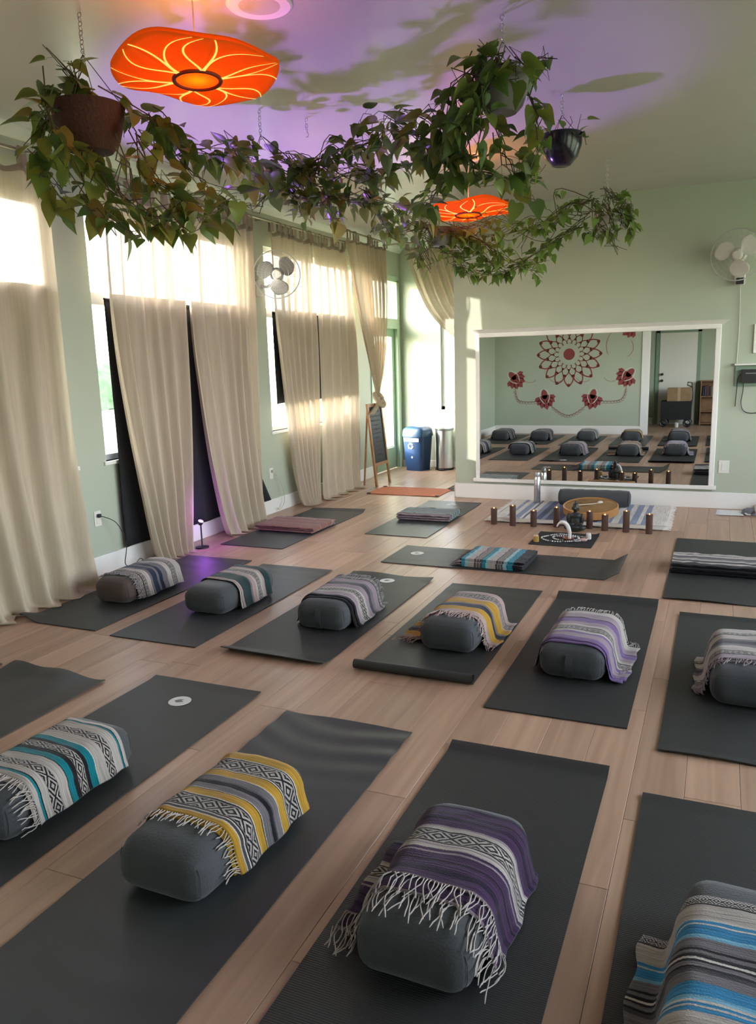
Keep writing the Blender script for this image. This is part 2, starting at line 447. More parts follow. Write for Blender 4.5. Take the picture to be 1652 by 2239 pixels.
# --- baseboards and crown
def baseboard(name, b): struct(name, MB().cbox(*b, 0.004), WHITE)
baseboard('baseboard_left', (XL, XL+0.016, 0.85, D0-0.08, 0, 0.155))
baseboard('baseboard_far', (-2.80, XR, YF-0.018, YF, 0, 0.17))
baseboard('baseboard_rear', (XL+.016, -1.45, 0.85, 0.866, 0, 0.17))
baseboard('baseboard_alcove', (XL, -2.80, YA-0.016, YA, 0, 0.10))
baseboard('baseboard_nook', (-2.816, -2.80, YF, YA-.016, 0, 0.17))
baseboard('baseboard_back', (XL, -1.40, YR, YR+.016, 0, 0.15))
cm = MB()
cm.add([(XL,-1.6,ZC-.075),(XL+.02,-1.6,ZC-.07),(XL+.065,-1.6,ZC-.015),(XL+.07,-1.6,ZC),(XL,-1.6,ZC),
        (XL,YA,ZC-.075),(XL+.02,YA,ZC-.07),(XL+.065,YA,ZC-.015),(XL+.07,YA,ZC),(XL,YA,ZC)],
       [(0,1,6,5),(1,2,7,6),(2,3,8,7),(3,4,9,8),(0,4,3,2,1),(5,6,7,8,9)])
struct('trim_2', cm, mat('crown_paint', (0.62, 0.68, 0.60), 0.4))

# --- windows of the left wall
def window(n, y0, y1):
    mb = MB(); xa, xb = XL-0.125, XL-0.065; t = 0.045; ym = (y0+y1)/2
    mb.box(xa, xb, y0, y0+t, SILL, HEAD); mb.box(xa, xb, y1-t, y1, SILL, HEAD)
    mb.box(xa, xb, y0, y1, SILL, SILL+t); mb.box(xa, xb, y0, y1, HEAD-t, HEAD)
    mb.box(xa, xb, y0, y1, 2.09, 2.18); mb.box(xa, xb, ym-.03, ym+.03, SILL, HEAD)
    root = struct('window_%d' % n, mb, FRAME)
    for ya, yb in ((y0+t, ym-.03), (ym+.03, y1-t)):
        for za, zb in ((SILL+t, 2.09), (2.18, HEAD-t)):
            MB().box(XL-.098, XL-.092, ya, yb, za, zb).build('pane', GLASS, root, False)
    MB().cbox(XL-.06, XL+.020, y0-.03, y1+.03, SILL-.03, SILL, .004).build('window_sill', WHITE, root, False)
    portal((XL-0.14, ym, (SILL+HEAD)/2), y1-y0, HEAD-SILL, (1, 0, 0))
for i, (a, b) in enumerate(WIN): window(i+1, a, b)
# right wall windows
for i, (y0, y1) in enumerate(RWIN):
    mb = MB(); t = .05; xa, xb = XR+.05, XR+.11; ym = (y0+y1)/2
    mb.box(xa, xb, y0, y0+t, SILL, HEAD); mb.box(xa, xb, y1-t, y1, SILL, HEAD); mb.box(xa, xb, y0, y1, SILL, SILL+t); mb.box(xa, xb, y0, y1, HEAD-t, HEAD); mb.box(xa, xb, ym-.03, ym+.03, SILL, HEAD)
    w5 = struct('window_%d' % (5+i), mb, FRAME)
    for ya, yb in ((y0+t, ym-.03), (ym+.03, y1-t)): MB().box(XR+.077, XR+.083, ya, yb, SILL+t, HEAD-t).build('pane', GLASS, w5, False)
    portal((XR+.13, ym, (SILL+HEAD)/2), y1-y0, HEAD-SILL, (-1, 0, 0))
# nook window
mb = MB(); t = .05
mb.box(AWX0, AWX0+t, YA+.05, YA+.11, AWZ0, AWZ1); mb.box(AWX1-t, AWX1, YA+.05, YA+.11, AWZ0, AWZ1)
mb.box(AWX0, AWX1, YA+.05, YA+.11, AWZ0, AWZ0+t); mb.box(AWX0, AWX1, YA+.05, YA+.11, AWZ1-t, AWZ1)
w4 = struct('window_4', mb, FRAME)
MB().box(AWX0+t, AWX1-t, YA+.077, YA+.083, AWZ0+t, AWZ1-t).build('pane', GLASS, w4, False)
portal(((AWX0+AWX1)/2, YA+.13, (AWZ0+AWZ1)/2), AWX1-AWX0, AWZ1-AWZ0, (0, -1, 0))
# green glazed door with a transom light above
DGREEN = mat('door_green_paint', (0.30, 0.44, 0.30), 0.4)
mb = MB(); xa, xb = XL-.09, XL-.045
mb.box(xa, xb, D0+.03, D0+.13, .01, DH-.03); mb.box(xa, xb, D1-.13, D1-.03, .01, DH-.03)
mb.box(xa, xb, D0+.13, D1-.13, .01, .32); mb.box(xa, xb, D0+.13, D1-.13, 1.94, DH-.03)
door1 = struct('door_1', mb, DGREEN)
jb = MB(); jb.box(XL-.16, XL+.012, D0-.06, D0+.03, 0, T1); jb.box(XL-.16, XL+.012, D1-.03, D1+.05, 0, T1)
jb.box(XL-.16, XL+.012, D0+.03, D1-.03, DH-.03, T0+.03); jb.box(XL-.16, XL+.012, D0-.06, D1+.05, T1-.03, T1+.05)
jb.build('door_frame', mat('door_frame_green', (0.42, 0.55, 0.42), .45), door1, False)
MB().box(XL-.07, XL-.064, D0+.13, D1-.13, .32, 1.94).build('pane', GLASS, door1, False)
MB().box(XL-.1, XL-.094, D0+.03, D1-.03, T0+.03, T1-.03).build('pane', GLASS, door1, False)
MB().tube([(XL-.045, D0+.075, 1.02), (XL+.0, D0+.075, 1.02), (XL+.012, D0+.10, 1.02), (XL+.012, D0+.19, 1.02)], .009, 8).build('door_handle', mat('chrome', (.75,.75,.76), .2, 1.0), door1)
MB().cbox(XL-.05, XL-.036, D0+.12, D1-.12, .325, .345, .003).build('door_ledge', WHITE, door1, False)
portal((XL-.15, (D0+D1)/2, 1.4), D1-D0, 2.6, (1, 0, 0))
# white door in the back room (seen in the mirror)
dw = MB(); dw.cbox(-1.29, -0.51, YR, YR+.04, 0.005, 2.03, .004)
door2 = struct('door_2', dw, mat('white_door_paint', (.78,.76,.70), .4))
for zz in (0.98, 1.12): MB().lathe([(.001,.0),(.03,.0),(.03,.012),(.012,.02),(.012,.045),(.028,.055),(.026,.075),(.001,.08)], 16, (-1.22, YR+.04, zz), axis='y').build('door_knob', mat('dark_bronze', (.05,.045,.04), .35, .8), door2)
fr = MB(); fr.box(-1.37, -1.295, YR, YR+.03, 0, 2.11); fr.box(-.505, -.43, YR, YR+.03, 0, 2.11); fr.box(-1.37, -.43, YR, YR+.03, 2.035, 2.11)
struct('trim_3', fr, mat('dark_green_trim', (.22,.32,.24), .5))

# --- outdoors: level ground and a clipped hedge some way off
box_struct('exterior_ground', (-70, 70, -40, 60, -.5, -.21), mat('outdoor_ground', (.28,.33,.20), .9, var=(.3,.3)))
hb = MB()
def hedge_fn(u, v):
    a = v*PI; yy = -20+60*u
    return (-26-1.1*math.cos(a)+.35*nz(yy*1.3, v*4), yy, -.2+2.0*math.sin(a)+.3*nz(yy*1.7+9, v*5))
hb.grid(hedge_fn, 220, 8)
tag(hb.build('hedge', mat('hedge_leaves', (.10,.17,.08), .9, bump=(6,.8), var=(3,.5))), 'long green hedge outside, seen through the gap beside the tall curtains', 'hedge')

tr = thing('sun_block_tree', 'unseen slim tree added outside the window wall to block sun', 'tree', (-8.0, 0.82, -.21))  # out of view, added to keep a sun streak out of the room
MB().tube([(0,0,0),(.02,.01,.8),(0,.03,1.6),(.02,0,3.4)], [.06,.05,.045,.03], 8).build('trunk', mat('bark', (.10,.07,.05), .9, bump=(20,.6)), tr)
def crown(u, v):
    a = 2*PI*u; t = PI*v; q = 1+.25*nz(6*u, 5*v); return (.42*q*math.sin(t)*math.cos(a), .42*q*math.sin(t)*math.sin(a), 2.35-2.1*math.cos(t))
MB().grid(crown, 32, 24).build('crown', mat('tree_leaves', (.06,.12,.05), .9, bump=(5,.9), var=(4,.5)), tr, 'all')

fe = thing('wooden_fence', 'tan board fence outside the glazed green door', 'fence', (-6.0, 13.2, -.21))
FW = mat('fence_wood', (.42,.26,.13), .8, var=(6,.2), rand=.12)
for k in range(22):
    MB().cbox(-1.5+k*.14, -1.5+k*.14+.13, -.012, .012, 0, 2.1+.02*(k % 2), .004).build('board', FW, fe, False)
for z in (.4, 1.7): MB().cbox(-1.5, 1.58, .012, .05, z, z+.09, .004).build('rail', FW, fe, False)
# ================================================================== yoga mats
def mat_rubber(name, col, rough=.5, ribs=False):
    m = mat(name, col, rough, spec=.45, bump=(9, .12), var=(2.2, .10))
    if ribs:
        nt = m.node_tree; b = nt.nodes['Principled BSDF']; tc = nd(nt, 'ShaderNodeTexCoord')
        wv = nd(nt, 'ShaderNodeTexWave'); wv.wave_type = 'BANDS'; wv.bands_direction = 'Y'; wv.inputs['Scale'].default_value = 42
        nt.links.new(tc.outputs['Object'], wv.inputs['Vector'])
        bp = nd(nt, 'ShaderNodeBump'); bp.inputs['Strength'].default_value = .35; bp.inputs['Distance'].default_value = .003
        nt.links.new(wv.outputs['Fac'], bp.inputs['Height']); nt.links.new(bp.outputs[0], b.inputs['Normal'])
    return m
MG1 = mat_rubber('mat_charcoal_green', (.034, .038, .036), .50)
MG2 = mat_rubber('mat_charcoal', (.029, .031, .031), .55, True)
MG3 = mat_rubber('mat_slate', (.040, .044, .046), .44)
LOGO = mat('mat_logo_white', (.75, .75, .72), .6); LOGO2 = mat('mat_logo_grey', (.20, .20, .20), .6)
def bumpy(fx, fy, a, ph=0): return lambda u, v: a*(.5+.5*math.sin(fx*u+fy*v+ph))
def yoga_mat(label, x0, x1, y0, y1, m, zf=None, skew=0.0, logo=None, rolled=False, name='yoga_mat', group='yoga mats laid out on the floor', cat='yoga mat'):
    cx, cyy = (x0+x1)/2, (y0+y1)/2
    root = thing(name, label, cat, (cx, cyy, 0), 0, group)
    hx, hy = (x1-x0)/2, (y1-y0)/2; TH = .005
    def fn(u, v):
        z = TH+.0008 + (zf(u, v) if zf else 0) + .0012*(1+nz(u*4+cx*3, v*9+cyy))
        return ((2*u-1)*hx + skew*(2*v-1)*hy, (2*v-1)*hy, z)
    MB().slab(fn, 18, 80, TH).build('mat_sheet', m, root)
    if logo:
        lx, ly, r = logo; lz = fn((lx+hx)/(2*hx), (ly+hy)/(2*hy))[2]+.0012
        d = MB().lathe([(r*.93, 0), (r, .0005), (.0001, .0012)], 32, (lx, ly, lz)).build('logo', LOGO, root)
        # leaf emblem inside the white disc
        e = MB(); e.add([(lx-.5*r, ly-.1*r, lz+.002), (lx-.1*r, ly-.38*r, lz+.002), (lx+.45*r, ly-.05*r, lz+.002), (lx+.1*r, ly+.1*r, lz+.002), (lx+.25*r, ly+.4*r, lz+.002), (lx-.25*r, ly+.25*r, lz+.002)], [(0,1,2,3,4,5)])
        e.build('emblem', LOGO2, d, False)
    if rolled:
        sp = []
        for i in range(26):
            a = -PI/2 - i*.42; r = .027-.0006*i; sp.append((r*math.cos(a), r*math.sin(a)))
        def rf(u, v):
            i = v*25; k = int(min(24, i)); f = i-k; a = sp[k]; b = sp[k+1]
            return ((2*u-1)*hx*(1.0)-skew*hy, -hy-.004+a[0]+(b[0]-a[0])*f, .033+a[1]+(b[1]-a[1])*f)
        MB().grid(rf, 4, 50).build('rolled_edge', m, root)
    return root
sm = lambda a, b, t: (lambda k: k*k*(3-2*k))(max(0, min(1, (t-a)/(b-a))))
# middle row
yoga_mat('dark mat by the left wall with a lifted near corner, under the brown bolster', -4.12, -3.49, 3.58, 5.39, MG1,
         lambda u, v: .045*sm(.25, 0, u)*sm(.10, 0, v)+bumpy(3, 60, .003)(u, v)*sm(.55, 1, v))
yoga_mat('dark mat under the bolster with the dark green striped blanket', -3.34, -2.71, 3.54, 5.31, MG3, lambda u, v: bumpy(2, 70, .004)(u, v)*sm(.6, 1, v))
yoga_mat('dark mat with a white round logo, under the mauve and grey blanket bolster', -2.53, -1.88, 3.53, 5.32, MG1,
         lambda u, v: .03*sm(.06, 0, v)*(1-.5*u)+.014*sm(.92, 1, v)*(.5+.5*math.sin(7*u)), logo=(.02, .74, .055))
yoga_mat('dark mat with its near edge rolled up, under the mustard and pink fringed bolster', -1.71, -1.06, 3.57, 5.25, MG1, lambda u, v: bumpy(2, 50, .003)(u, v)*sm(.6, 1, v), rolled=True)
yoga_mat('dark mat with a raised far edge, under the lilac blanket bolster', -.94, -.30, 3.33, 5.20, MG2,
         lambda u, v: .03*sm(.94, 1, v))
yoga_mat('dark mat at the right edge, under the grey fringed blanket bolster', -.165, .47, 3.17, 5.03, MG2, lambda u, v: .012*sm(.97, 1, v)+.01*sm(.03, 0, v)*(.5+.5*math.sin(6*u)))
# near row
yoga_mat('slate mat with a crumpled far end beside the left frame edge', -3.49, -2.86, 1.17, 2.97, MG3,
         lambda u, v: .02*sm(.75, 1, v)*(.5+.5*math.sin(11*u-5*v))+.02*sm(.92, 1, v)*sm(.5, .1, abs(u-.25)))
yoga_mat('dark mat with a white round logo, under the teal striped blanket bolster', -2.65, -2.01, 1.29, 3.115, MG1, lambda u, v: .006*sm(.97, 1, v), logo=(.0, .69, .055))
yoga_mat('dark mat with creased far end, under the mustard yellow striped blanket bolster', -1.785, -1.16, 1.15, 2.975, MG3,
         lambda u, v: .006*(.5+.5*math.sin(78*v+5*u+3*math.sin(4*u)))*(sm(.62, .9, v)+.3*sm(.4, .1, v)))
yoga_mat('ribbed charcoal mat under the dark purple fringed blanket bolster', -.967, -.325, 1.13, 2.945, MG2, lambda u, v: .016*sm(.96, 1, v))
yoga_mat('dark mat in the near right corner, under the bright blue striped blanket', -.19, .45, 0.99, 2.81, MG2, lambda u, v: .006*sm(.96, 1, v))
yoga_mat('mat in the corner by the mural wall, seen only in the mirror', -4.22, -3.59, 1.17, 2.97, MG1)
# far group
yoga_mat('dark mat by the curtains under the folded mauve blanket', -4.10, -3.46, 5.83, 7.63, MG3, lambda u, v: .025*sm(.95, 1, v)*(.4+.6*u))
yoga_mat('dark mat under the folded grey and teal blanket', -3.01, -2.39, 6.60, 8.40, MG3, lambda u, v: .004*sm(.97, 1, v), logo=(.02, .72, .055))
yoga_mat('dark mat lying crosswise with a curled right end', -2.45, -.60, 5.665, 6.26, MG1, lambda u, v: .06*sm(.955, 1, u)**2+.003*sm(.04, 0, u), logo=(-.74, .05, .055))
yoga_mat('dark mat at the right edge under the folded black and white blanket', -.285, .345, 5.33, 7.19, MG2, lambda u, v: .012*sm(.02, 0, v)*(.5+.5*math.sin(5*u)))
ORANGE = mat('orange_towel', (.55, .17, .08), .85, bump=(120, .4), var=(20, .12))
om = yoga_mat('orange mat with black corner bands at the entry nook', -3.92, -2.995, 8.69, 9.25, ORANGE, lambda u, v: .004*(.5+.5*math.sin(9*u+3*v)), name='orange_mat', group=None, cat='mat')
for sx_ in (-1, 1):
    for sy_ in (-1, 1):
        MB().cbox(sx_*.44-.022, sx_*.44+.022, sy_*.26-.02, sy_*.26+.02, .004, .016, .003).build('corner_band', mat('black_rubber', (.015,.015,.016), .6), om, False)

# ================================================================== bolsters with draped blankets
GREY_B = mat('bolster_cotton_grey', (.047, .052, .056), .85, bump=(160, .25), var=(3, .08), sheen=.2)
BROWN_B = mat('bolster_cotton_brown', (.075, .050, .042), .85, bump=(160, .25), var=(3, .08), sheen=.2)
PIPE = mat('bolster_piping', (.045, .050, .054), .85)
BH = .17
def puff(x, hw): return .012*max(0, 1-(x/hw)**2)
def bolster_mesh(L, W, H, r=.068, n=14, seed=0):
    """soft rounded block, a little fuller in the middle"""
    mb = MB(); hx, hy, hz = W/2, L/2, H/2
    def face(ax, sg):
        def fn(u, v):
            a, b = 2*u-1, 2*v-1
            p = [0, 0, 0]; o = [i for i in range(3) if i != ax]
            p[ax] = sg; p[o[0]] = a; p[o[1]] = b
            q = Vector((p[0]*hx, p[1]*hy, p[2]*hz))
            c = Vector((max(-hx+r, min(hx-r, q.x)), max(-hy+r, min(hy-r, q.y)), max(-hz+r, min(hz-r, q.z))))
            d = q-c
            q = c+d.normalized()*r if d.length > 1e-9 else q
            k = nz(q.x*7+seed, q.y*7, q.z*7)*.006
            q = q + Vector((q.x/hx*k, q.y/hy*k, 0))
            if q.z > 0: q.z += puff(q.x, hx)*max(0, 1-(abs(q.y)/hy)**6)
            return (q.x, q.y, q.z+hz)
        m2 = MB(); m2.grid(fn, n, n+4)
        flip = (ax == 1) ^ (sg < 0)
        if flip: m2.f = [tuple(reversed(f)) for f in m2.f]
        mb.add(m2.v, m2.f)
    for ax in range(3):
        for sg in (-1, 1): face(ax, sg)
    return mb
def bolster(label, x, y, rz=0.0, L=.65, W=.33, m=GREY_B, strap=False, seed=0):
    root = thing('bolster', label, 'bolster', (x, y, .0085), rz, 'bolsters on the yoga mats')
    bolster_mesh(L, W, BH, seed=seed).build('cushion', m, root, 'all')
    for sg in (-1, 1):                                             # piping round the end panels
        pts = []; r = .05; hw = W/2-.0118; hh = BH/2-.0118; yy = sg*(L/2-.030)
        for k in range(33):
            a = 2*PI*k/32; cx = math.copysign(min(1, abs(math.cos(a))*1.6), math.cos(a)); sz = math.copysign(min(1, abs(math.sin(a))*1.6), math.sin(a))
            l = math.hypot(cx, sz); q = max(1, l/1.13); pts.append((cx*hw/q, yy, BH/2+sz*hh/q))
        MB().tube(pts, .0012, 5, False).build('end_seam', m, root)
    if strap:
        def sf(u, v):
            b = math.sin(v*PI); return ((u-.5)*.036, -L/2-.004-.022*b, .02+.12*v)
        MB().slab(sf, 2, 12, .003, nrm=lambda u, v: (0, -1, 0)).build('carry_strap', PIPE, root)
    return root

class Drape:
    def __init__(s, L, W, H, g): s.L, s.W, s.H, s.g = L, W, H, g
    def path(s, q):
        """cross-section of the cloth over the bolster, q = distance from the ridge"""
        r = .062+s.g; hw = s.W/2+s.g; a = hw-r; arc = r*PI/2; top = s.H+s.g; vert = top-r-.028
        sg = 1 if q >= 0 else -1; q = abs(q)
        if q <= a: x, z = q, top
        elif q <= a+arc: t = (q-a)/r; x, z = a+r*math.sin(t), top-r+r*math.cos(t)
        elif q <= a+arc+vert: d = q-a-arc; x, z = hw+.22*d, top-r-d*.98
        else:
            d = q-a-arc-vert; r2 = .02; t = min(PI/2, d/r2); x = hw+.22*vert+r2*(1-math.cos(t))
            z = top-r-vert*.98-r2*math.sin(t)
            if d > r2*PI/2: x += d-r2*PI/2
            z = max(z, .005+s.g*.5)
        z += puff(min(x, s.W/2), s.W/2)
        return sg*x, z
def blanket(label, x, y, rz, m, t0, t1, sl, sr, L=.65, W=.33, skew=0.0, slant=0.0, fringe=None, under=.03, seed=1, fr_col=None, flip=False, fr_len=.07, over=0.0):
    """cloth lying over a bolster at (x,y): from t0 to t1 along its axis, sl/sr hanging to the left/right"""
    root = thing('striped_blanket', label, 'blanket', (x, y, .0085), rz, 'striped blankets draped over bolsters')
    D = Drape(L, W, BH, .009); tot = t1-t0
    def surf(s, t, g=0.0):
        D.g = .009+g
        px_, pz = D.path(s + skew*t)
        k = nz(s*9+seed*3, t*10, seed)*.006 + nz(s*22, t*24+seed, 4)*.0025
        side = min(1, abs(s)/.2)
        fold = .006*side*side*math.sin(t*34+seed*2+2*nz(t*5, seed))
        px_ += math.copysign(1, s)*(fold+abs(k)*.8) if abs(s) > .1 else 0
        pz += k + (.004 if pz < .05 else 0)
        hy = L/2
        end = max(0, abs(t)-(hy-.055)); pz -= end*end*5 if pz > .05 else 0
        return (px_, t, max(.006, pz))
    def fn0(u, v):
        s = -sl+(sl+sr)*u; t = t0+tot*v + slant*s + .008*nz(s*6+seed, v*3)
        if v < .02: t += .006*nz(s*20, seed)
        return s, t
    def fn(u, v): s, t = fn0(u, v); return surf(s, t)
    def uvf(u, v): s = -sl+(sl+sr)*u; return (s+1, (1-v if flip else v)*m.get('span', tot)*.998+1e-4)
    MB().slab(fn, 56, 30, .005, uvf).build('cloth', m, root, 'all')
    if under:
        def fu(u, v):
            s = -(sl-.012)+(sl+sr-.03)*u; t = t0-under + (tot*.5)*v + slant*s; return surf(s, t, -.0052)
        def uvu(u, v): s = -sl+(sl+sr)*u; return (s+1.3, (.35*v*tot)+1e-4)
        MB().slab(fu, 50, 12, .003, uvu).build('under_layer', m, root, 'all')
    if fringe:
        fm = mat('fringe_yarn_%s' % (fr_col or 'cream'), {'cream': (.42,.38,.35), 'pink': (.42,.31,.285), 'grey': (.25,.23,.24)}[fr_col or 'cream'], .95)
        rr = random.Random(seed*13+5); fb = MB()
        rows = [(t0, 0.003, -1)] if 'n' in fringe else []
        if '2' in fringe: rows.append((t0-under, -.003, -1))
        if 'f' in fringe: rows.append((t1, 0.003, 1))
        for tt, g, dr in rows:
            n = int((sl+sr)/.0105)
            for i in range(n):
                s = -sl+(sl+sr)*(i+.5)/n; ln = fr_len*rr.uniform(.7, 1.25)
                pts = []; ds = 0; dd = rr.uniform(-.35, .35); wob = rr.uniform(-.4, .4)
                for k in range(7):
                    f = k/6; ds = ln*(dd*f+wob*.35*math.sin(f*4)); t = tt+slant*s+dr*ln*f
                    p = Vector(surf(s+ds, t, g-.004)); over_end = abs(t)-(L/2-.012)
                    if over_end > 0 and p.z > .03:
                        p.y = math.copysign(L/2-.012+min(.02, over_end), t); p.z = max(.006, p.z-over_end*1.0)
                    p.z += .005*math.sin(f*PI)*rr.random()+.002
                    pts.append(p)
                fb.tube(pts, [.0019]*5+[.0024, .0014], 4)
        f = fb.build('fringe', fm, root); f['kind'] = 'stuff'
    return root

CR=(.40,.36,.325); BK=(.012,.011,.014); YE=(.43,.245,.03); GY=(.15,.135,.145); DG=(.06,.055,.06); TE=(.006,.17,.20); NV=(.018,.026,.05)
PU=(.048,.022,.062); PD=(.018,.010,.028); MV=(.27,.215,.24); LI=(.155,.095,.225); BL=(.03,.21,.40); SK=(.16,.38,.52); GN=(.022,.045,.045); TP=(.38,.28,.25); WH=(.52,.48,.44)
S_yel = stripes_mat('blanket_mustard', [(YE,.03),(WH,.006),(DG,.012),(WH,.006),(BK,.006),('P',.062),(BK,.006),(WH,.006),(YE,.038),(BK,.003),(WH,.004),(GY,.032),(BK,.018),(DG,.008),(GY,.032),(WH,.004),(YE,.045),(BK,.003),(WH,.005),(BK,.006),('P',.068),(BK,.006),(WH,.005),(YE,.05)])
S_teal = stripes_mat('blanket_teal', [(CR,.03),(TE,.012),(BK,.006),(CR,.03),('P',.05),(CR,.045),(BK,.004),(TE,.032),(BK,.024),('P',.045),(BK,.02),(TE,.034),(WH,.006),(CR,.05),('P',.052),(CR,.045),(TE,.008),(BK,.004),(CR,.02)])
S_pur = stripes_mat('blanket_purple', [(MV,.008),(PU,.03),(PD,.02),(PU,.03),(BK,.006),(PU,.03),(MV,.008),(PU,.012),(CR,.014),(MV,.006),(CR,.008),(BK,.006),('P',.05),(BK,.006),(CR,.014),(MV,.008),(PU,.03),(PD,.015),(PU,.02),(BK,.006),(PU,.03),(PD,.02)])
S_blu = stripes_mat('blanket_blue', [('P',.04),(CR,.05),(BL,.01),(WH,.006),(BL,.008),(WH,.006),(SK,.012),(BL,.035),(GY,.03),(DG,.01),(BK,.008),(GY,.012),(BK,.008),(WH,.006),(BK,.010),(GY,.012),(BK,.006),(GY,.03),(SK,.012),(BL,.03),(WH,.006),(BL,.01),(WH,.006),(CR,.05),(BK,.006),('P',.03)], period=.03)
S_m1 = stripes_mat('blanket_grey_navy', [('P',.035),(BK,.008),('P',.03),(CR,.03),(GY,.02),(NV,.05),(GY,.02),(NV,.03),(GY,.04),(CR,.04),(BK,.005),('P',.04),(BK,.005),(CR,.05)])
S_m2 = stripes_mat('blanket_dark_green', [(BK,.006),(CR,.012),(BK,.004),(TP,.02),(GN,.10),(GY,.012),(TP,.03),(CR,.02),(BK,.005),('P',.04),(BK,.005),(CR,.03),(TP,.02),(GN,.06)])
S_m3 = stripes_mat('blanket_mauve_grey', [(BK,.025),(MV,.05),(CR,.02),('P',.045),(CR,.02),(MV,.05),(DG,.04),(GY,.02),(MV,.05),(BK,.008),('P',.035),(BK,.01)])
S_m4 = stripes_mat('blanket_mustard_pink', [(TP,.035),(YE,.05),(NV,.035),(BK,.012),(GY,.02),(YE,.055),(TP,.02),(BK,.005),('P',.05),(BK,.005),(TP,.04)])
S_m5 = stripes_mat('blanket_lilac', [(LI,.035),(MV,.035),(LI,.02),(CR,.02),(BK,.005),('P',.038),(BK,.005),(CR,.02),(MV,.03),(LI,.045),(PU,.012),(MV,.05),(CR,.035)])
S_m6 = stripes_mat('blanket_grey_white', [(MV,.045),(BK,.006),('P',.03),(BK,.006),(CR,.05),(GY,.03),(DG,.03),(GY,.02),(CR,.04),(BK,.006),('P',.03),(CR,.05)])
S_n0 = stripes_mat('blanket_charcoal', [(DG,.08),(CR,.02),(BK,.02),(DG,.1),('P',.04),(DG,.1),(CR,.02)])

def set_(bl, kl, x, y, rz, m, t0, t1, sl, sr, bm=GREY_B, strap=False, L=.65, W=.33, **kw):
    bolster(bl, x, y, rz, L, W, bm, strap, seed=x*7+y)
    blanket(kl, x, y, rz, m, t0, t1, sl, sr, L, W, **kw)
set_('brown bolster nearest the left wall in the middle row', 'grey and navy striped blanket on the brown bolster', -3.78, 4.36, .02, S_m1, -.20, .26, .28, .29, BROWN_B, W=.30, fringe='n', fr_col='grey', seed=2, fr_len=.05)
set_('grey bolster half covered by the dark green striped blanket', 'dark green and taupe striped blanket on a grey bolster', -3.01, 4.36, -.01, S_m2, -.13, .25, .23, .31, seed=3, slant=-.12, under=.0)
set_('grey bolster with end strap on the mat with the far logo', 'mauve, black and grey striped blanket over a strapped bolster', -2.16, 4.33, .04, S_m3, -.20, .24, .32, .33, strap=True, seed=4, fringe='f', fr_col='grey')
set_('grey bolster on the mat with the rolled edge', 'mustard and navy blanket with pink fringe in the middle row', -1.31, 4.23, -.03, S_m4, -.16, .25, .44, .36, seed=5, fringe='n', fr_col='pink', fr_len=.085, slant=.03)
set_('grey bolster with end strap under the lilac blanket', 'lilac and mauve striped blanket on a strapped bolster', -.61, 4.07, -.03, S_m5, -.24, .24, .32, .38, strap=True, seed=6, fringe='f', slant=-.03)
set_('grey bolster cut by the right frame edge in the middle row', 'grey and white fringed blanket at the right edge of the middle row', .185, 4.0, .0, S_m6, -.18, .26, .35, .33, seed=7, fringe='n', fr_col='grey')
set_('grey bolster at the left frame edge in the near row', 'teal, cream and black diamond blanket in the near row', -2.29, 2.02, -.03, S_teal, -.20, .24, .30, .29, seed=8, fringe='n', under=.02)
set_('grey bolster showing a long bare near end, under the mustard blanket', 'mustard yellow blanket with black diamond bands in the near row', -1.48, 1.99, -.04, S_yel, -.15, .26, .27, .295, seed=9, fringe='n', under=.02, fr_len=.055)
set_('grey bolster under the dark purple blanket, nearest the camera', 'dark purple blanket with two rows of long cream fringe', -.655, 1.945, -.02, S_pur, -.13, .25, .39, .32, seed=10, fringe='n2', under=.065, fr_len=.085)
set_('grey bolster in the near right corner under the blue blanket', 'bright blue, grey and cream striped blanket in the near right corner', .13, 1.83, -.06, S_blu, -.33, .19, .38, .36, seed=11, under=0)
set_('grey bolster on the slate mat, seen only in the mirror', 'charcoal striped blanket second from the wall in the mirror', -3.15, 2.05, .0, S_n0, -.2, .24, .34, .34, seed=12, under=0)
set_('grey bolster in the corner by the mural wall, seen in the mirror', 'charcoal striped blanket nearest the curtains in the mirror', -3.92, 2.05, .0, S_n0, -.2, .24, .34, .34, seed=13, under=0)

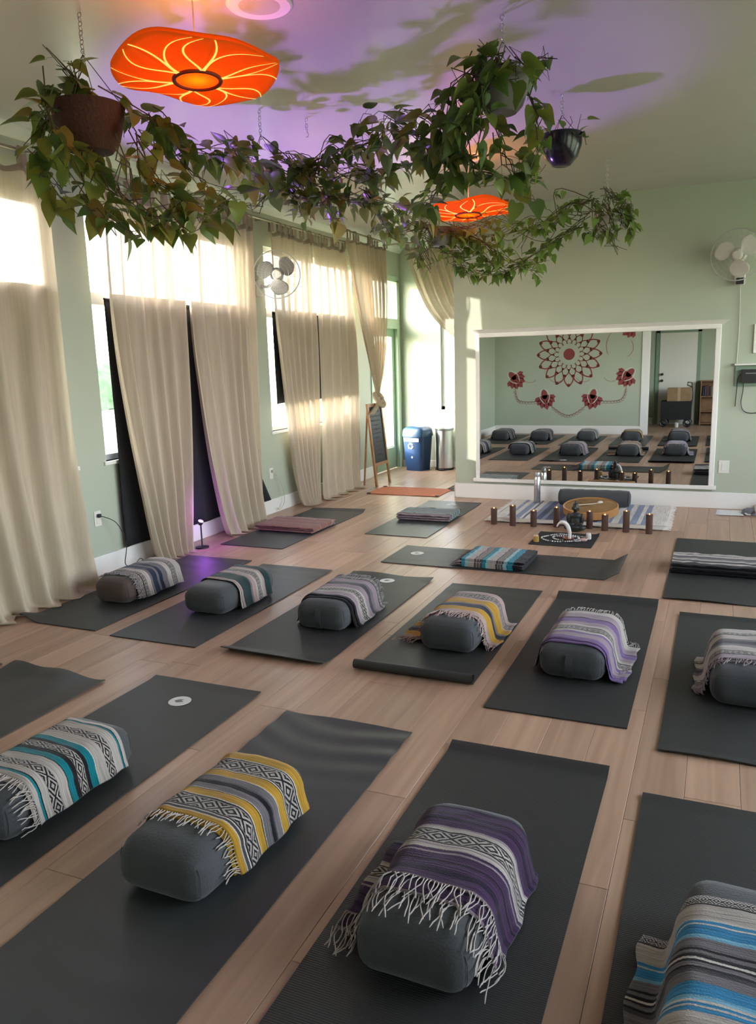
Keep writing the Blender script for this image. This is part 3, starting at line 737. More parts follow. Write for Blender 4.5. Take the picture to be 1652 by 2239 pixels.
# ================================================================== folded blankets
def folded(label, x0, x1, y0, y1, m, along, layers=3, th=.018, rz=0.0, fringe=None, fr_col='cream', seed=1, fold_side=-1):
    cx, cyy = (x0+x1)/2, (y0+y1)/2; hx, hy = (x1-x0)/2, (y1-y0)/2
    root = thing('folded_blanket', label, 'blanket', (cx, cyy, .010), rz, 'folded blankets on the mats')
    for l in range(layers):
        rr = random.Random(seed*7+l); ex, ey = rr.uniform(-.012, .012), rr.uniform(-.012, .012)
        z0 = l*th
        def prof(k, n=10):                                        # rounded-edge slab outline in section
            return None
        def fn(u, v):
            # closed loop round the section (u), along the other axis (v)
            a = 2*PI*u; c, s_ = math.cos(a), math.sin(a)
            px_ = math.copysign(abs(c)**.28, c); pz = math.copysign(abs(s_)**.55, s_)
            q = (2*v-1)
            wv = .004*nz(px_*3+seed, q*4, l)+.005*nz(px_*9, q*9, l+seed)
            if along == 'x': p = (q*(hx+ex)+.012*nz(pz, px_*2, l), px_*(hy+ey)+.006*nz(q*5, l, seed), 0)
            else: p = (px_*(hx+ex)+.006*nz(q*5, l, seed), q*(hy+ey)+.012*nz(pz, px_*2, l), 0)
            return (p[0], p[1], max(.002, z0+th/2+pz*th*.47+wv*(l+.4)*.6))
        def uvf(u, v):
            a = 2*PI*u; px_ = math.copysign(abs(math.cos(a))**.28, math.cos(a)); h = hy if along == 'x' else hx
            return ((2*v-1)+3, (px_+1)*h+.0005)
        mb = MB(); mb.grid(fn, 48, 16, uvf)
        for row in (0, 16):                                       # close the two ends
            mb.f.append(tuple(row*49+i for i in (range(47, -1, -1) if row == 0 else range(48))))
        mb.build('fold_layer', m, root)
    if fringe:
        fb = MB(); rr = random.Random(seed)
        fm = mat('fringe_yarn_%s' % fr_col, {'cream': (.42,.38,.35), 'grey': (.25,.23,.24)}[fr_col], .95)
        sd, L_ = fringe
        for i in range(46):
            q = (i+.5)/46*2-1
            for zz in (th*.6, th*1.6):
                ln = L_*rr.uniform(.6, 1.2); dd = rr.uniform(-.3, .3)
                pts = []
                for k in range(5):
                    f = k/4; d = ln*f; z = max(.003, zz*(1-f*f)+.003)
                    pts.append((q*hx+dd*d, sd[1]*(hy+d-.01), z) if sd[1] else (sd[0]*(hx+d-.01), q*hy+dd*d, z))
                fb.tube(pts, .0025, 4)
        f = fb.build('fringe', fm, root); f['kind'] = 'stuff'
    return root
MA=(.30,.15,.125)
folded('folded mauve blanket with cream fringe on the mat by the curtains', -4.08, -3.47, 6.43, 6.88, stripes_mat('blanket_mauve', [(MA,.14),(TP,.01),(MA,.12),(TP,.008),(MA,.10),(TP,.03),(MA,.06)]), 'x', 3, .02, -.02, ((0, 1), .06), seed=3)
folded('folded grey, teal and black striped blanket beyond the crosswise mat', -2.96, -2.40, 7.27, 7.68, stripes_mat('blanket_grey_teal', [(MV,.05),(BK,.02),(CR,.03),((.18,.28,.30),.05),(BK,.012),(CR,.03),((.10,.18,.20),.05),(CR,.03),(BK,.015),((.18,.28,.30),.06),(CR,.03),(BK,.02)]), 'x', 3, .022, .02, seed=4)
folded('folded turquoise and cream striped blanket on the crosswise mat', -1.79, -1.29, 5.70, 6.15, stripes_mat('blanket_turquoise', [(BK,.01),((.02,.22,.30),.03),((.30,.48,.52),.03),(CR,.045),(BK,.006),('P',.05),(BK,.006),((.02,.22,.30),.03),((.30,.48,.52),.03),(CR,.05),(BK,.005),('P',.045),(BK,.005),((.30,.48,.52),.03),((.02,.22,.30),.05),(BK,.05)]), 'y', 3, .022, -.03, ((-1, 0), .09), 'grey', seed=5)
folded('folded black and white striped blanket at the right edge', -.27, .36, 5.97, 6.36, stripes_mat('blanket_black_white', [(BK,.06),(CR,.03),(BK,.02),(DG,.03),(CR,.04),(BK,.01),(GY,.03),(BK,.02),(GY,.02),(CR,.05),(BK,.01),(CR,.04),(DG,.03)]), 'x', 3, .026, -.01, seed=6)
# ================================================================== curtains
LINEN = thin_cloth('curtain_linen', (.60, .51, .39), .15, .06)
LINEN2 = thin_cloth('curtain_linen_header', (.40, .33, .27), .25, .04)
BLACKC = mat('black_cloth', (.010, .011, .013), .9, bump=(30, .3))
STEEL = mat('brushed_steel', (.55, .55, .56), .28, 1.0); BRASSY = mat('curtain_rod_metal', (.35, .30, .22), .4, .8)
def sheet_fn(Lp, Rp, nf, amp, nrm, seed, ntab=0):
    N = Vector(nrm)
    def fn(u, v):
        a = interp(Lp, v); b = interp(Rp, v); p = a.lerp(b, u)
        ph = 2*PI*nf*u + seed + .9*math.sin(2.2*v+seed) + 2.6*nz(u*2.6+seed, v*.9)
        k = math.sin(ph)*.9+.22*math.sin(2.1*ph+1.3+v*2)+.3*nz(u*nf*.9, v*1.6+seed)
        am = amp(v) if callable(amp) else amp
        q = p + N*(am*k)
        if ntab: q.z -= .028*math.sin(PI*ntab*u)**2*max(0, 1-v/.06)
        if q.z < .012: q.z = .008+abs(k)*.006
        return q
    return fn
def curtain(label, Lp, Rp, nf, amp, nrm=(1,0,0), seed=0.0, ntab=7, nu=150, nv=70, rod_z=3.02, knot=None, group='linen tab top curtains', tabs=True, hem=True):
    root = thing('curtain', label, 'curtain', Lp[0][:2]+(0,), 0, group); off = Vector(root.location)
    raw = sheet_fn(Lp, Rp, nf, amp, nrm, seed, ntab)
    fn = lambda u, v: raw(u, v)-off
    MB().grid(fn, nu, nv).build('panel', LINEN, root, 'all')
    N = Vector(nrm)*.004
    def hd(u, v): return fn(u, v*.028)+N
    MB().grid(hd, nu, 3).build('header_band', LINEN2, root, 'all')
    if hem:
        def hm(u, v): return fn(u, .955+v*.043)+N*.6
        MB().grid(hm, nu, 4).build('hem', LINEN, root, 'all')
    if tabs:
        A = Vector(Rp[0])-Vector(Lp[0]); A.normalize(); nn = Vector(nrm)
        for i in range(ntab+1):
            c = raw(min(.985, max(.015, i/ntab)), .012); top = rod_z-c.z
            def tf(u, v):
                h = (u-.5)*.06
                if v < .4: q = nn*(.018)+Vector((0,0,top*v/.4))
                elif v < .6: a = (v-.4)/.2*PI; q = nn*(.018*math.cos(a))+Vector((0,0,top+.018*math.sin(a)))
                else: q = nn*(-.018)+Vector((0,0,top*(1-v)/.4))
                return c+A*h*(1-.25*math.sin(v*PI))+q-off+Vector((0,0,-.0))
            MB().grid(tf, 3, 16).build('tab', LINEN2, root, 'all')
    return root
RX = -4.30
def amp_lin(a, b): return lambda v: a+(b-a)*v
Z0 = 2.93
curtain('linen curtain at the left frame edge, glowing at top and foot', [(RX,2.55,Z0),(RX,2.55,1.5),(-4.25,2.75,.02),(-4.15,2.8,.01)], [(RX,4.34,Z0),(RX,4.35,1.3),(-4.26,4.36,.5),(-4.18,4.34,.02),(-4.12,4.32,.01)], 7, amp_lin(.032,.062), seed=.4, ntab=9)
curtain('linen curtain just right of the first wall strip, ends behind the purple lamp', [(RX,4.90,Z0),(RX,4.88,2.0),(RX+.02,4.93,1.2),(-4.24,5.06,.25),(-4.20,5.10,.015),(-4.16,5.11,.01)], [(RX,5.965,Z0),(RX,5.87,2.1),(RX,5.80,1.2),(RX+.01,5.72,.6),(-4.26,5.62,.2),(-4.22,5.55,.012),(-4.18,5.53,.01)], 5.5, amp_lin(.028,.058), seed=1.7, ntab=7)
curtain('linen curtain right of the black gap, beside the left fan', [(RX,5.95,Z0),(RX,5.88,2.0),(RX,5.92,1.4),(RX+.01,5.99,.8),(-4.25,6.07,.25),(-4.20,6.11,.012),(-4.15,6.12,.01)], [(RX,6.98,Z0),(RX,6.93,2.0),(RX,6.90,1.0),(-4.27,6.92,.1),(-4.22,6.88,.012),(-4.18,6.86,.01)], 5.5, amp_lin(.028,.055), seed=2.9, ntab=7)
curtain('linen curtain behind the left wall fan, gathered at its foot', [(RX,7.36,Z0+.02),(RX,7.38,2.0),(RX,7.58,.6),(-4.26,7.66,.15),(-4.22,7.70,.012),(-4.18,7.72,.01)], [(RX,8.27,Z0+.02),(RX,8.24,2.0),(RX,8.21,1.0),(-4.27,8.10,.15),(-4.2,7.98,.012),(-4.16,7.96,.01)], 5.5, amp_lin(.028,.05), seed=4.1, ntab=7)
curtain('linen curtain next to the chalkboard easel, full length', [(RX,8.31,Z0+.02),(RX,8.31,2.0),(RX,8.30,1.0),(-4.26,8.20,.1),(-4.2,8.16,.012),(-4.16,8.14,.01)], [(RX,9.04,Z0+.03),(RX,9.28,2.0),(RX,9.32,.9),(-4.26,9.22,.1),(-4.2,9.16,.012),(-4.15,9.12,.01)], 4.5, amp_lin(.026,.05), seed=5.3, ntab=7)
# knotted curtain before the nook
kc = curtain('linen curtain twisted into a hanging knot before the entry nook', [(-4.22,9.00,3.06),(-4.18,9.10,2.4),(-4.12,9.33,1.6),(-4.10,9.46,1.24),(-4.10,9.46,1.14)], [(-4.18,10.06,3.06),(-4.14,10.02,2.4),(-4.10,9.78,1.6),(-4.08,9.57,1.24),(-4.08,9.55,1.14)], 8, lambda v: .03*(1-v)+.012, seed=.8, ntab=6, rod_z=3.14, hem=False)
ko = Vector(kc.location)
kb = MB()
for (c, R_, tw) in (((-4.08,9.51,1.13), .055, 0), ((-4.06,9.53,1.07), .05, 1.0)):
    pts = []
    for i in range(19):
        a = 2*PI*i/18+tw; pts.append(Vector(c)-ko+Vector((.035*math.cos(a+1), R_*math.cos(a), R_*math.sin(a))))
    kb.tube(pts, .030, 10)
kb.build('knot', LINEN, kc, 'all')
def tail(u, v):
    w = .03+.05*v; a = 2*PI*u
    return Vector((-4.08+w*.5*math.cos(a)+.008*math.cos(5*a)*v, 9.50-.22*v*v-.05*v+w*math.sin(a), 1.10-.17*v))-ko
MB().grid(tail, 30, 10).build('tail', LINEN, kc, 'all')
curtain('linen curtain swept to the right inside the entry nook', [(-4.05,10.5,3.10),(-3.95,10.5,2.75),(-3.75,10.5,2.3),(-3.5,10.5,2.0),(-3.2,10.5,1.78),(-2.93,10.5,1.62)], [(-2.92,10.5,3.10),(-2.90,10.5,2.7),(-2.88,10.5,2.3),(-2.87,10.5,2.0),(-2.86,10.5,1.82),(-2.86,10.5,1.70)], 8, lambda v: .03*(1-v)+.015, (0,-1,0), seed=2.2, ntab=6, rod_z=3.16, hem=False)
# rods
def rod(label, a, b, bk):
    r = thing('curtain_rod', label, 'curtain rod', a, 0); o = Vector(a)
    MB().tube([Vector(a)-o, Vector(b)-o], .011, 10).build('pole', BRASSY, r)
    for e in (a, b): MB().ell(Vector(e)-o, .02, .02, .02, 12, 8).build('finial', BRASSY, r)
    for t, d in bk:
        p = Vector(a).lerp(Vector(b), t)-o
        MB().tube([p, p+Vector(d)], .007, 6).build('bracket', BRASSY, r)
rod('long metal curtain rod along the window wall', (RX, 2.2, 3.02), (RX, 9.12, 3.03), [(.02,(-.115,0,0)),(.36,(-.115,0,0)),(.73,(-.115,0,0)),(.985,(-.115,0,0))])
rod('short metal rod carrying the knotted curtain', (-4.20, 8.98, 3.14), (-4.20, 10.1, 3.14), [(.05,(-.215,0,0)),(.95,(-.215,0,0))])
rod('metal rod across the entry nook', (-4.40, 10.5, 3.16), (-2.81, 10.5, 3.16), [])
# black cloths hung behind the linen
def dark_cloth(label, y0, y1, z0, z1, x, nf, seed, flare=0.0):
    o = thing('blackout_cloth', label, 'blackout cloth', (x, y0, z0), 0, 'black cloths hung over the windows')
    def fn(u, v): return (.008*math.sin(nf*2*PI*u+seed+v)+.005*nz(u*8, v*3, seed), (y1-y0+flare*max(0, 1-v*4))*u, (z1-z0)*v+.012*nz(u*5+seed, 0))
    MB().slab(fn, 60, 20, .004, nrm=lambda u, v: (1,0,0)).build('cloth', BLACKC, o, 'all')
    MB().tube([(0,.0,z1-z0+.004),(0,y1-y0,z1-z0+.004)], .008, 8).build('hanging_rod', mat('black_metal', (.02,.02,.02), .4, .6), o)
dark_cloth('black cloth behind the leftmost curtain', 2.45, 4.35, .78, 2.17, XL+.042, 6, 1)
dark_cloth('long black cloth showing beside and between the two tall curtains', 4.92, 6.90, .165, 2.12, XL+.042, 6, 2, .30)
dark_cloth('short black cloth behind the curtain with the fan', 7.44, 9.46, 1.17, 2.13, XL+.042, 6, 3)

# ================================================================== wall fans
FANW = mat('fan_white_plastic', (.62,.60,.56), .4); FANB = mat('fan_blade_shaded', (.27,.26,.24), .45); WIRE = mat('fan_guard_wire', (.6,.6,.6), .35, .6)  # darker blade tone: shade on the window-wall fan put into the colour
def wall_fan(label, c, wall_pt, facing, R=.235, group='wall fans', blade_m=None):
    """c = centre of the guard, facing = unit vector the fan blows along"""
    root = thing('wall_fan', label, 'fan', c, 0, group)
    F = Vector(facing).normalized(); Q = F.to_track_quat('Z', 'Y').to_matrix().to_4x4()
    g = MB(); zz = [(.0, R), (.045, R*.8), (-.05, R*.82)]
    g.torus((0,0,0), R, .0055, n=48, k=6)
    for k in range(1, 6):
        f = k/6; z = .055*(1-f**2.2); g.torus((0,0,z), R*f, .0006, n=36, k=4); g.torus((0,0,-z*1.1), R*f, .0006, n=36, k=4)
    for k in range(40):
        a = 2*PI*k/40
        for sg in (1, -1.1):
            g.tube([(R*f*math.cos(a), R*f*math.sin(a), sg*.055*(1-f**2.2)) for f in (.18,.45,.7,.88,1)], .0005, 3, False)
    g.xf(Q).build('guard', WIRE, root)
    for k in range(3):
        a0 = 2*PI*k/3+.5
        def bf(u, v):
            r = .035+(R*.86-.035)*v; hw = .74*math.sin(PI*(.12+.80*v))**.75
            a = a0+(2*u-1)*hw+.25*v
            return (r*math.cos(a), r*math.sin(a), .016*(2*u-1)*(1-.3*v))
        b = MB(); b.slab(bf, 10, 12, .003); b.xf(Q).build('blade', blade_m or FANB, root, 'all')
    MB().lathe([(.001,.05),(.035,.047),(.048,.03),(.05,-.01),(.05,-.02),(.001,-.02)], 24).xf(Q).build('hub', FANW, root)
    MB().lathe([(.001,-.06),(.055,-.06),(.07,-.08),(.072,-.14),(.05,-.17),(.001,-.175)], 24).xf(Q).build('motor_housing', FANW, root)
    wp = Vector(wall_pt)-Vector(c); back = (Q @ Vector((0,0,-.14)))
    MB().tube([back, back+Vector((0,0,-.06)), back.lerp(wp, .5)+Vector((0,0,-.06)), wp], .017, 8).build('arm', FANW, root)
    nW = Vector((1,0,0)) if abs(wall_pt[0]-XL) < .1 else Vector((0,-1,0))
    bb = MB()
    if nW.x: bb.cbox(wp.x-.0, wp.x+.03, wp.y-.05, wp.y+.05, wp.z-.10, wp.z+.07, .008)
    else: bb.cbox(wp.x-.05, wp.x+.05, wp.y-.03, wp.y, wp.z-.10, wp.z+.07, .008)
    bb.build('wall_bracket', FANW, root)
    return root
wall_fan('white wall fan in front of the linen curtain on the window wall', (-4.20, 7.26, 2.49), (XL, 7.24, 2.38), (.50, -.86, -.08))
fr_ = wall_fan('white wall fan on the far green wall at the right edge', (.085, 8.50, 2.49), (.12, YF, 2.33), (-.12, -.99, -.05), blade_m=FANW)
MB().cbox(.0, .07, .13, .19, -.26, -.20, .006).build('control_box', mat('black_plastic', (.02,.02,.022), .4), fr_)
MB().tube([(.04,.21,-.22),(.05,.235,-.4),(.055,.24,-.7),(.05,.24,-1.05)], .004, 6).build('cord', mat('cord_pale', (.55,.58,.52), .5), fr_)

# ================================================================== pendant lamps of orange petals
def shade_mat():
    m = bpy.data.materials.new('orange_shade'); m.use_nodes = True; nt = m.node_tree; nt.nodes.clear()
    out = nd(nt, 'ShaderNodeOutputMaterial'); t = nd(nt, 'ShaderNodeBsdfTranslucent'); d = nd(nt, 'ShaderNodeBsdfDiffuse'); e = nd(nt, 'ShaderNodeEmission')
    t.inputs[0].default_value = (.95,.26,.03,1); d.inputs[0].default_value = (.75,.17,.02,1)
    e.inputs[0].default_value = (1.0,.20,.012,1); e.inputs[1].default_value = .022
    x = nd(nt, 'ShaderNodeMixShader'); x.inputs[0].default_value = .6; a = nd(nt, 'ShaderNodeAddShader')
    nt.links.new(d.outputs[0], x.inputs[1]); nt.links.new(t.outputs[0], x.inputs[2]); nt.links.new(x.outputs[0], a.inputs[0]); nt.links.new(e.outputs[0], a.inputs[1]); nt.links.new(a.outputs[0], out.inputs[0])
    return m
SHADE = shade_mat(); SEAM = mat('lamp_seam_glow', (.9,.5,.15), .6, emis=((1.0,.42,.08), .24)); RING = mat('lamp_ring_brown', (.16,.03,.01), .6)
CORD_W = mat('lamp_cord_white', (.7,.6,.5), .5)
def pendant(label, c, R, tilt, rot, watts, zceil=ZC):
    root = thing('pendant_lamp', label, 'pendant lamp', c, 0, 'orange petal pendant lamps')
    T = Matrix.Rotation(tilt[0], 4, Vector((0,0,-1)).cross(Vector((tilt[1], tilt[2], 0)).normalized())) @ Matrix.Rotation(rot, 4, 'Z')
    r0 = .28*R
    def low(f, a): r = r0+(R-r0)*f; return Vector((r*math.cos(a), r*math.sin(a), -.04*R+.08*R*f**1.3+.045*R*f*f*math.sin(3*a+.6)+.02*R*math.sin(6*a)*f))
    def top(f, a): r = r0+(R-r0)*f; return Vector((r*math.cos(a), r*math.sin(a), .18*R-.09*R*f**1.4+.045*R*f*f*math.sin(3*a+.6)+.02*R*math.sin(6*a)*f))
    N = 6
    for k in range(N):
        a0 = 2*PI*k/N; a1 = 2*PI*(k+1)/N
        def pl(u, v): p = low(v, a0+(a1-a0)*u); p.z += .012*R*math.sin(PI*u); return T @ p
        def pt(u, v): p = top(v, a0+(a1-a0)*u); return T @ p
        MB().slab(pl, 12, 10, .0016).build('petal', SHADE, root, 'all')
        MB().slab(pt, 12, 10, .0016).build('petal', SHADE, root, 'all')
        s = MB()
        for q in ([(f, a0+.10*math.sin(PI*f)) for f in [i/12 for i in range(13)]], [(f, a0-(.22+.2*((k*7)%3)/2)*math.sin(PI*f*.9)) for f in [i/12 for i in range(13)]], [(f, a0+.05+(.45+.3*((k*5)%3)/2)*f*f) for f in [i/12 for i in range(13)]]):
            w0 = .010*R
            def rb(u, v):
                i = min(11, int(v*12)); t = v*12-i; f = q[i][0]+(q[i+1][0]-q[i][0])*t; a = q[i][1]+(q[i+1][1]-q[i][1])*t
                p = low(f, a+(u-.5)*.018*(3.0-1.6*v)/(.4+f)); p.z -= .004; return T @ p
            s.grid(rb, 1, 24)
        s.build('seam', SEAM, root, 'all')
    MB().torus((0,0,-.045*R), r0, .026*R, n=36, k=8).xf(T).build('ring', RING, root)
    MB().lathe([(.0001,-.05*R),(r0,-.045*R)], 32).xf(T).build('bottom_disc', SHADE, root)
    b = MB().ell((0,0,.06*R), .022, .022, .022).build('bulb', mat('bulb_glow', (1,.8,.5), .5, emis=((1,.62,.28), 6)), root)
    MB().tube([(0,0,.10*R),(0,0,.18*R),(0,0,zceil-c[2])], .0035, 6).build('cord', CORD_W, root)
    MB().lathe([(.001,0),(.05,.0),(.045,-.02),(.012,-.035),(.001,-.035)], 20, (0,0,zceil-c[2]-.0)).build('ceiling_rose', CORD_W, root)
    ld = bpy.data.lights.new('pendant_bulb', 'POINT'); ld.energy = watts; ld.color = (1, .50, .18); ld.shadow_soft_size = .05
    lo = bpy.data.objects.new('pendant_bulb', ld); COL.objects.link(lo); lo.parent = root; lo.location = (0, 0, .09*R)
    return root
pendant('large orange petal lamp nearest the camera', (-2.20, 3.19, 2.86), .365, (.055, .70, -.72), .3, .8)
pendant('smaller orange petal lamp behind the vines', (-1.92, 6.40, 2.74), .36, (.04, .3, -.9), .9, .9)
# round ceiling speakers
def speaker(label, c):
    r = thing('ceiling_speaker', label, 'speaker', (c[0], c[1], ZC), 0, 'round ceiling speakers')
    MB().lathe([(.145,.0),(.15,-.006),(.14,-.014),(.128,-.012)], 40).build('rim', WHITE, r)
    MB().lathe([(.128,-.010),(.06,-.014),(.0001,-.015)], 40).build('grille', mat('speaker_grille', (.6,.58,.54), .6, bump=(400,.5)), r)
speaker('round ceiling speaker above the large orange lamp', (-2.0, 3.42)); speaker('round ceiling speaker beyond the hanging plants', (-1.98, 6.55))

# ================================================================== hanging plants
VINES={
'L': [[(-2.86,2.99,2.86),(-2.84,2.93,2.78),(-2.80,2.94,2.66),(-2.74,2.97,2.55)],[(-2.77, 3.12, 2.86), (-2.97, 3.1, 2.83), (-3.04, 3.08, 2.69), (-3.02, 3.1, 2.49), (-2.95, 3.1, 2.4)], [(-2.66, 3.12, 2.85), (-2.58, 3.3, 2.8), (-2.59, 3.6, 2.75), (-2.58, 3.9, 2.75), (-2.58, 4.5, 2.77)], [(-2.79, 3.15, 2.63), (-2.72, 3.2, 2.47), (-2.59, 3.3, 2.35), (-2.43, 3.4, 2.33), (-2.4, 3.7, 2.46)], [(-2.75, 3.05, 2.65), (-2.76, 3.05, 2.41), (-2.65, 3.1, 2.31), (-2.54, 3.15, 2.23)], [(-2.61, 3.2, 2.7), (-2.53, 3.25, 2.54), (-2.45, 3.3, 2.42), (-2.35, 3.45, 2.44)], [(-2.8, 3.1, 2.86), (-2.8, 3.1, 2.94), (-2.89, 3.1, 2.99)], [(-2.64, 3.3, 2.69), (-2.61, 3.5, 2.67), (-2.54, 3.7, 2.57), (-2.47, 3.9, 2.53)], [(-2.5, 3.0, 2.6), (-2.49, 3.05, 2.38), (-2.32, 3.1, 2.23)]] ,
'C': [[(-2.73, 4.7, 2.86), (-2.56, 4.7, 2.81), (-2.37, 4.7, 2.87), (-2.13, 4.6, 2.9), (-1.9, 4.5, 2.89), (-1.68, 4.3, 2.89)], [(-2.73, 4.7, 2.8), (-2.51, 4.7, 2.67), (-2.25, 4.7, 2.64), (-2.06, 4.7, 2.59), (-1.88, 4.7, 2.55)], [(-2.83, 4.7, 2.95), (-2.83, 4.6, 2.98), (-2.87, 4.4, 2.89)], [(-2.63, 4.7, 2.87), (-2.37, 4.7, 2.76), (-2.12, 4.7, 2.76), (-1.88, 4.7, 2.76), (-1.64, 4.6, 2.73)], [(-2.57, 4.7, 2.7), (-2.51, 4.7, 2.53)], [(-2.32, 4.6, 2.66), (-2.21, 4.6, 2.46)], [(-2.06, 4.7, 2.65), (-1.92, 4.7, 2.39)], [(-2.78, 4.8, 2.97), (-2.64, 4.9, 2.91), (-2.38, 5.0, 2.9), (-2.09, 5.0, 2.76)], [(-2.64, 4.6, 2.72), (-2.66, 4.4, 2.58), (-2.73, 4.1, 2.54)]] ,
'W': [[(-1.0,3.92,2.95),(-1.06,3.87,2.9),(-1.08,3.86,2.8),(-1.1,3.88,2.68)],[(-1.10,3.95,2.96),(-1.15,3.88,2.9),(-1.17,3.87,2.78),(-1.2,3.9,2.66)],[(-1.05,3.95,2.97),(-.95,3.9,2.95),(-.93,3.9,2.85)],[(-1.07, 4.0, 2.95), (-1.2, 4.0, 2.98), (-1.3, 4.0, 2.85), (-1.36, 4.05, 2.7), (-1.46, 4.1, 2.61)], [(-1.11, 4.0, 2.86), (-1.25, 4.0, 2.73), (-1.46, 4.1, 2.74), (-1.67, 4.2, 2.82), (-1.88, 4.3, 2.75)], [(-0.98, 4.1, 2.97), (-0.87, 4.1, 3.03), (-0.83, 4.1, 2.99)], [(-0.94, 4.1, 2.9), (-0.89, 4.1, 2.79), (-0.87, 4.1, 2.65), (-0.91, 4.1, 2.5)], [(-1.14, 4.0, 2.76), (-1.21, 4.0, 2.6), (-1.14, 4.1, 2.53), (-1.0, 4.2, 2.51), (-0.86, 4.3, 2.54)], [(-1.02, 4.0, 3.01), (-1.14, 4.0, 3.07)], [(-1.25, 4.0, 2.76), (-1.33, 4.1, 2.57), (-1.51, 4.3, 2.49), (-1.69, 4.5, 2.47)], [(-1.05, 4.0, 2.73), (-1.05, 4.1, 2.61), (-0.98, 4.3, 2.48), (-0.98, 4.4, 2.43)], [(-1.13, 3.9, 2.85), (-1.24, 3.9, 2.75), (-1.37, 4.0, 2.81), (-1.58, 4.1, 2.87)]] ,
'K': [[(-1.06, 5.3, 2.94), (-1.15, 5.3, 2.82), (-1.35, 5.3, 2.73), (-1.54, 5.3, 2.7)]] ,
'F': [[(-.98,7.12,2.78),(-1.02,7.07,2.74),(-1.03,7.07,2.64),(-1.0,7.08,2.54)],[(-.92,7.12,2.79),(-.90,7.07,2.74),(-.88,7.08,2.64)],[(-.88,7.2,2.8),(-.83,7.18,2.76),(-.82,7.18,2.64)],[(-1.02, 7.22, 2.87), (-1.24, 7.2, 2.89), (-1.4, 7.0, 2.73), (-1.66, 6.8, 2.65), (-1.88, 6.6, 2.61), (-2.21, 6.4, 2.64)], [(-1.09, 7.2, 2.76), (-1.3, 7.1, 2.62), (-1.47, 7.0, 2.51), (-1.66, 6.8, 2.36), (-1.88, 6.6, 2.32), (-2.12, 6.5, 2.43)], [(-0.91, 7.25, 2.86), (-0.78, 7.25, 2.82), (-0.75, 7.25, 2.56)], [(-0.96, 7.1, 2.85), (-0.89, 7.1, 2.91), (-0.82, 7.1, 2.83)], [(-1.04, 7.1, 2.82), (-1.08, 7.1, 2.89), (-1.17, 7.1, 2.83)], [(-1.03, 7.3, 2.81), (-1.32, 7.2, 2.82), (-1.55, 7.0, 2.67), (-1.6, 6.9, 2.51)], [(-0.92, 7.1, 2.63), (-0.86, 7.1, 2.48)]] ,
'D': [[(-2.22, 6.5, 2.66), (-2.36, 6.3, 2.75), (-2.48, 6.1, 2.84), (-2.63, 5.9, 2.82)], [(-2.22, 6.5, 2.55), (-2.04, 6.5, 2.43), (-1.89, 6.5, 2.24)], [(-2.2, 6.5, 2.55), (-2.33, 6.4, 2.48), (-2.29, 6.4, 2.33)], [(-2.28, 6.5, 2.66), (-2.04, 6.5, 2.64), (-1.76, 6.6, 2.49), (-1.52, 6.7, 2.34), (-1.39, 6.8, 2.28)], [(-2.19, 6.6, 2.63), (-1.95, 6.7, 2.52), (-1.78, 6.8, 2.33)], [(-2.2, 6.4, 2.68), (-2.41, 6.2, 2.64), (-2.53, 6.1, 2.6)], [(-2.09, 6.4, 2.63), (-1.82, 6.4, 2.68), (-1.56, 6.4, 2.69)]] ,
}
def leaf_mat(name, col, tr):
    m = bpy.data.materials.new(name); m.use_nodes = True; nt = m.node_tree; b = nt.nodes['Principled BSDF']; out = nt.nodes['Material Output']
    b.inputs['Roughness'].default_value = .38; b.inputs['Specular IOR Level'].default_value = .45
    oi = nd(nt, 'ShaderNodeObjectInfo'); mr = nd(nt, 'ShaderNodeMapRange'); mr.inputs[3].default_value = .65; mr.inputs[4].default_value = 1.4; nt.links.new(oi.outputs['Random'], mr.inputs[0])
    vm = nd(nt, 'ShaderNodeVectorMath', operation='SCALE'); vm.inputs[0].default_value = col; nt.links.new(mr.outputs[0], vm.inputs['Scale']); nt.links.new(vm.outputs[0], b.inputs['Base Color'])
    t = nd(nt, 'ShaderNodeBsdfTranslucent'); t.inputs[0].default_value = (*tr, 1); x = nd(nt, 'ShaderNodeMixShader'); x.inputs[0].default_value = .35
    nt.links.new(b.outputs[0], x.inputs[1]); nt.links.new(t.outputs[0], x.inputs[2]); nt.links.new(x.outputs[0], out.inputs[0])
    return m
LEAFM = {'dark': leaf_mat('leaf_dark', (.085,.15,.04), (.16,.28,.05)), 'mid': leaf_mat('leaf_mid', (.15,.21,.055), (.27,.38,.06)), 'olive': leaf_mat('leaf_olive', (.20,.21,.05), (.36,.38,.06)),
         'brown': leaf_mat('leaf_yellowing', (.27,.20,.05), (.46,.36,.06)), 'fresh': leaf_mat('leaf_fresh', (.17,.30,.07), (.30,.48,.09))}
STEM = mat('vine_stem', (.085,.060,.030), .7); STEMG = mat('vine_stem_green', (.11,.14,.045), .6)
def leaf_mesh(m, w, bend, pet):
    """heart-shaped blade folded along its midrib, on a short curved stalk; tip points along +x, stalk starts at the origin"""
    out = [(0,0),(-.10,.16),(-.07,.34),(.10,.44),(.32,.42),(.55,.30),(.78,.14),(1.0,0)]
    vs = []; fs = []
    mid = [(-.0,0),(.05,0),(.15,0),(.28,0),(.42,0),(.58,0),(.78,0),(1,0)]
    def P(x, y): return (pet+x, y*w, -bend*x*x + .28*abs(y) - pet*.0)
    for (x, y), (mx, _) in zip(out, mid):
        vs += [P(mx, 0), P(x, y), P(x, -y)]
    for i in range(7):
        a = i*3; b = a+3; fs += [(a, b, b+1, a+1), (a, a+2, b+2, b)]
    mb = MB(); mb.add(vs, fs)
    st = [(pet*t, 0, .10*math.sin(PI*t)*pet) for t in (0,.35,.7,1)]
    mb.tube(st, .012, 3, False)
    return mb.mesh('leaf', m, 'all')
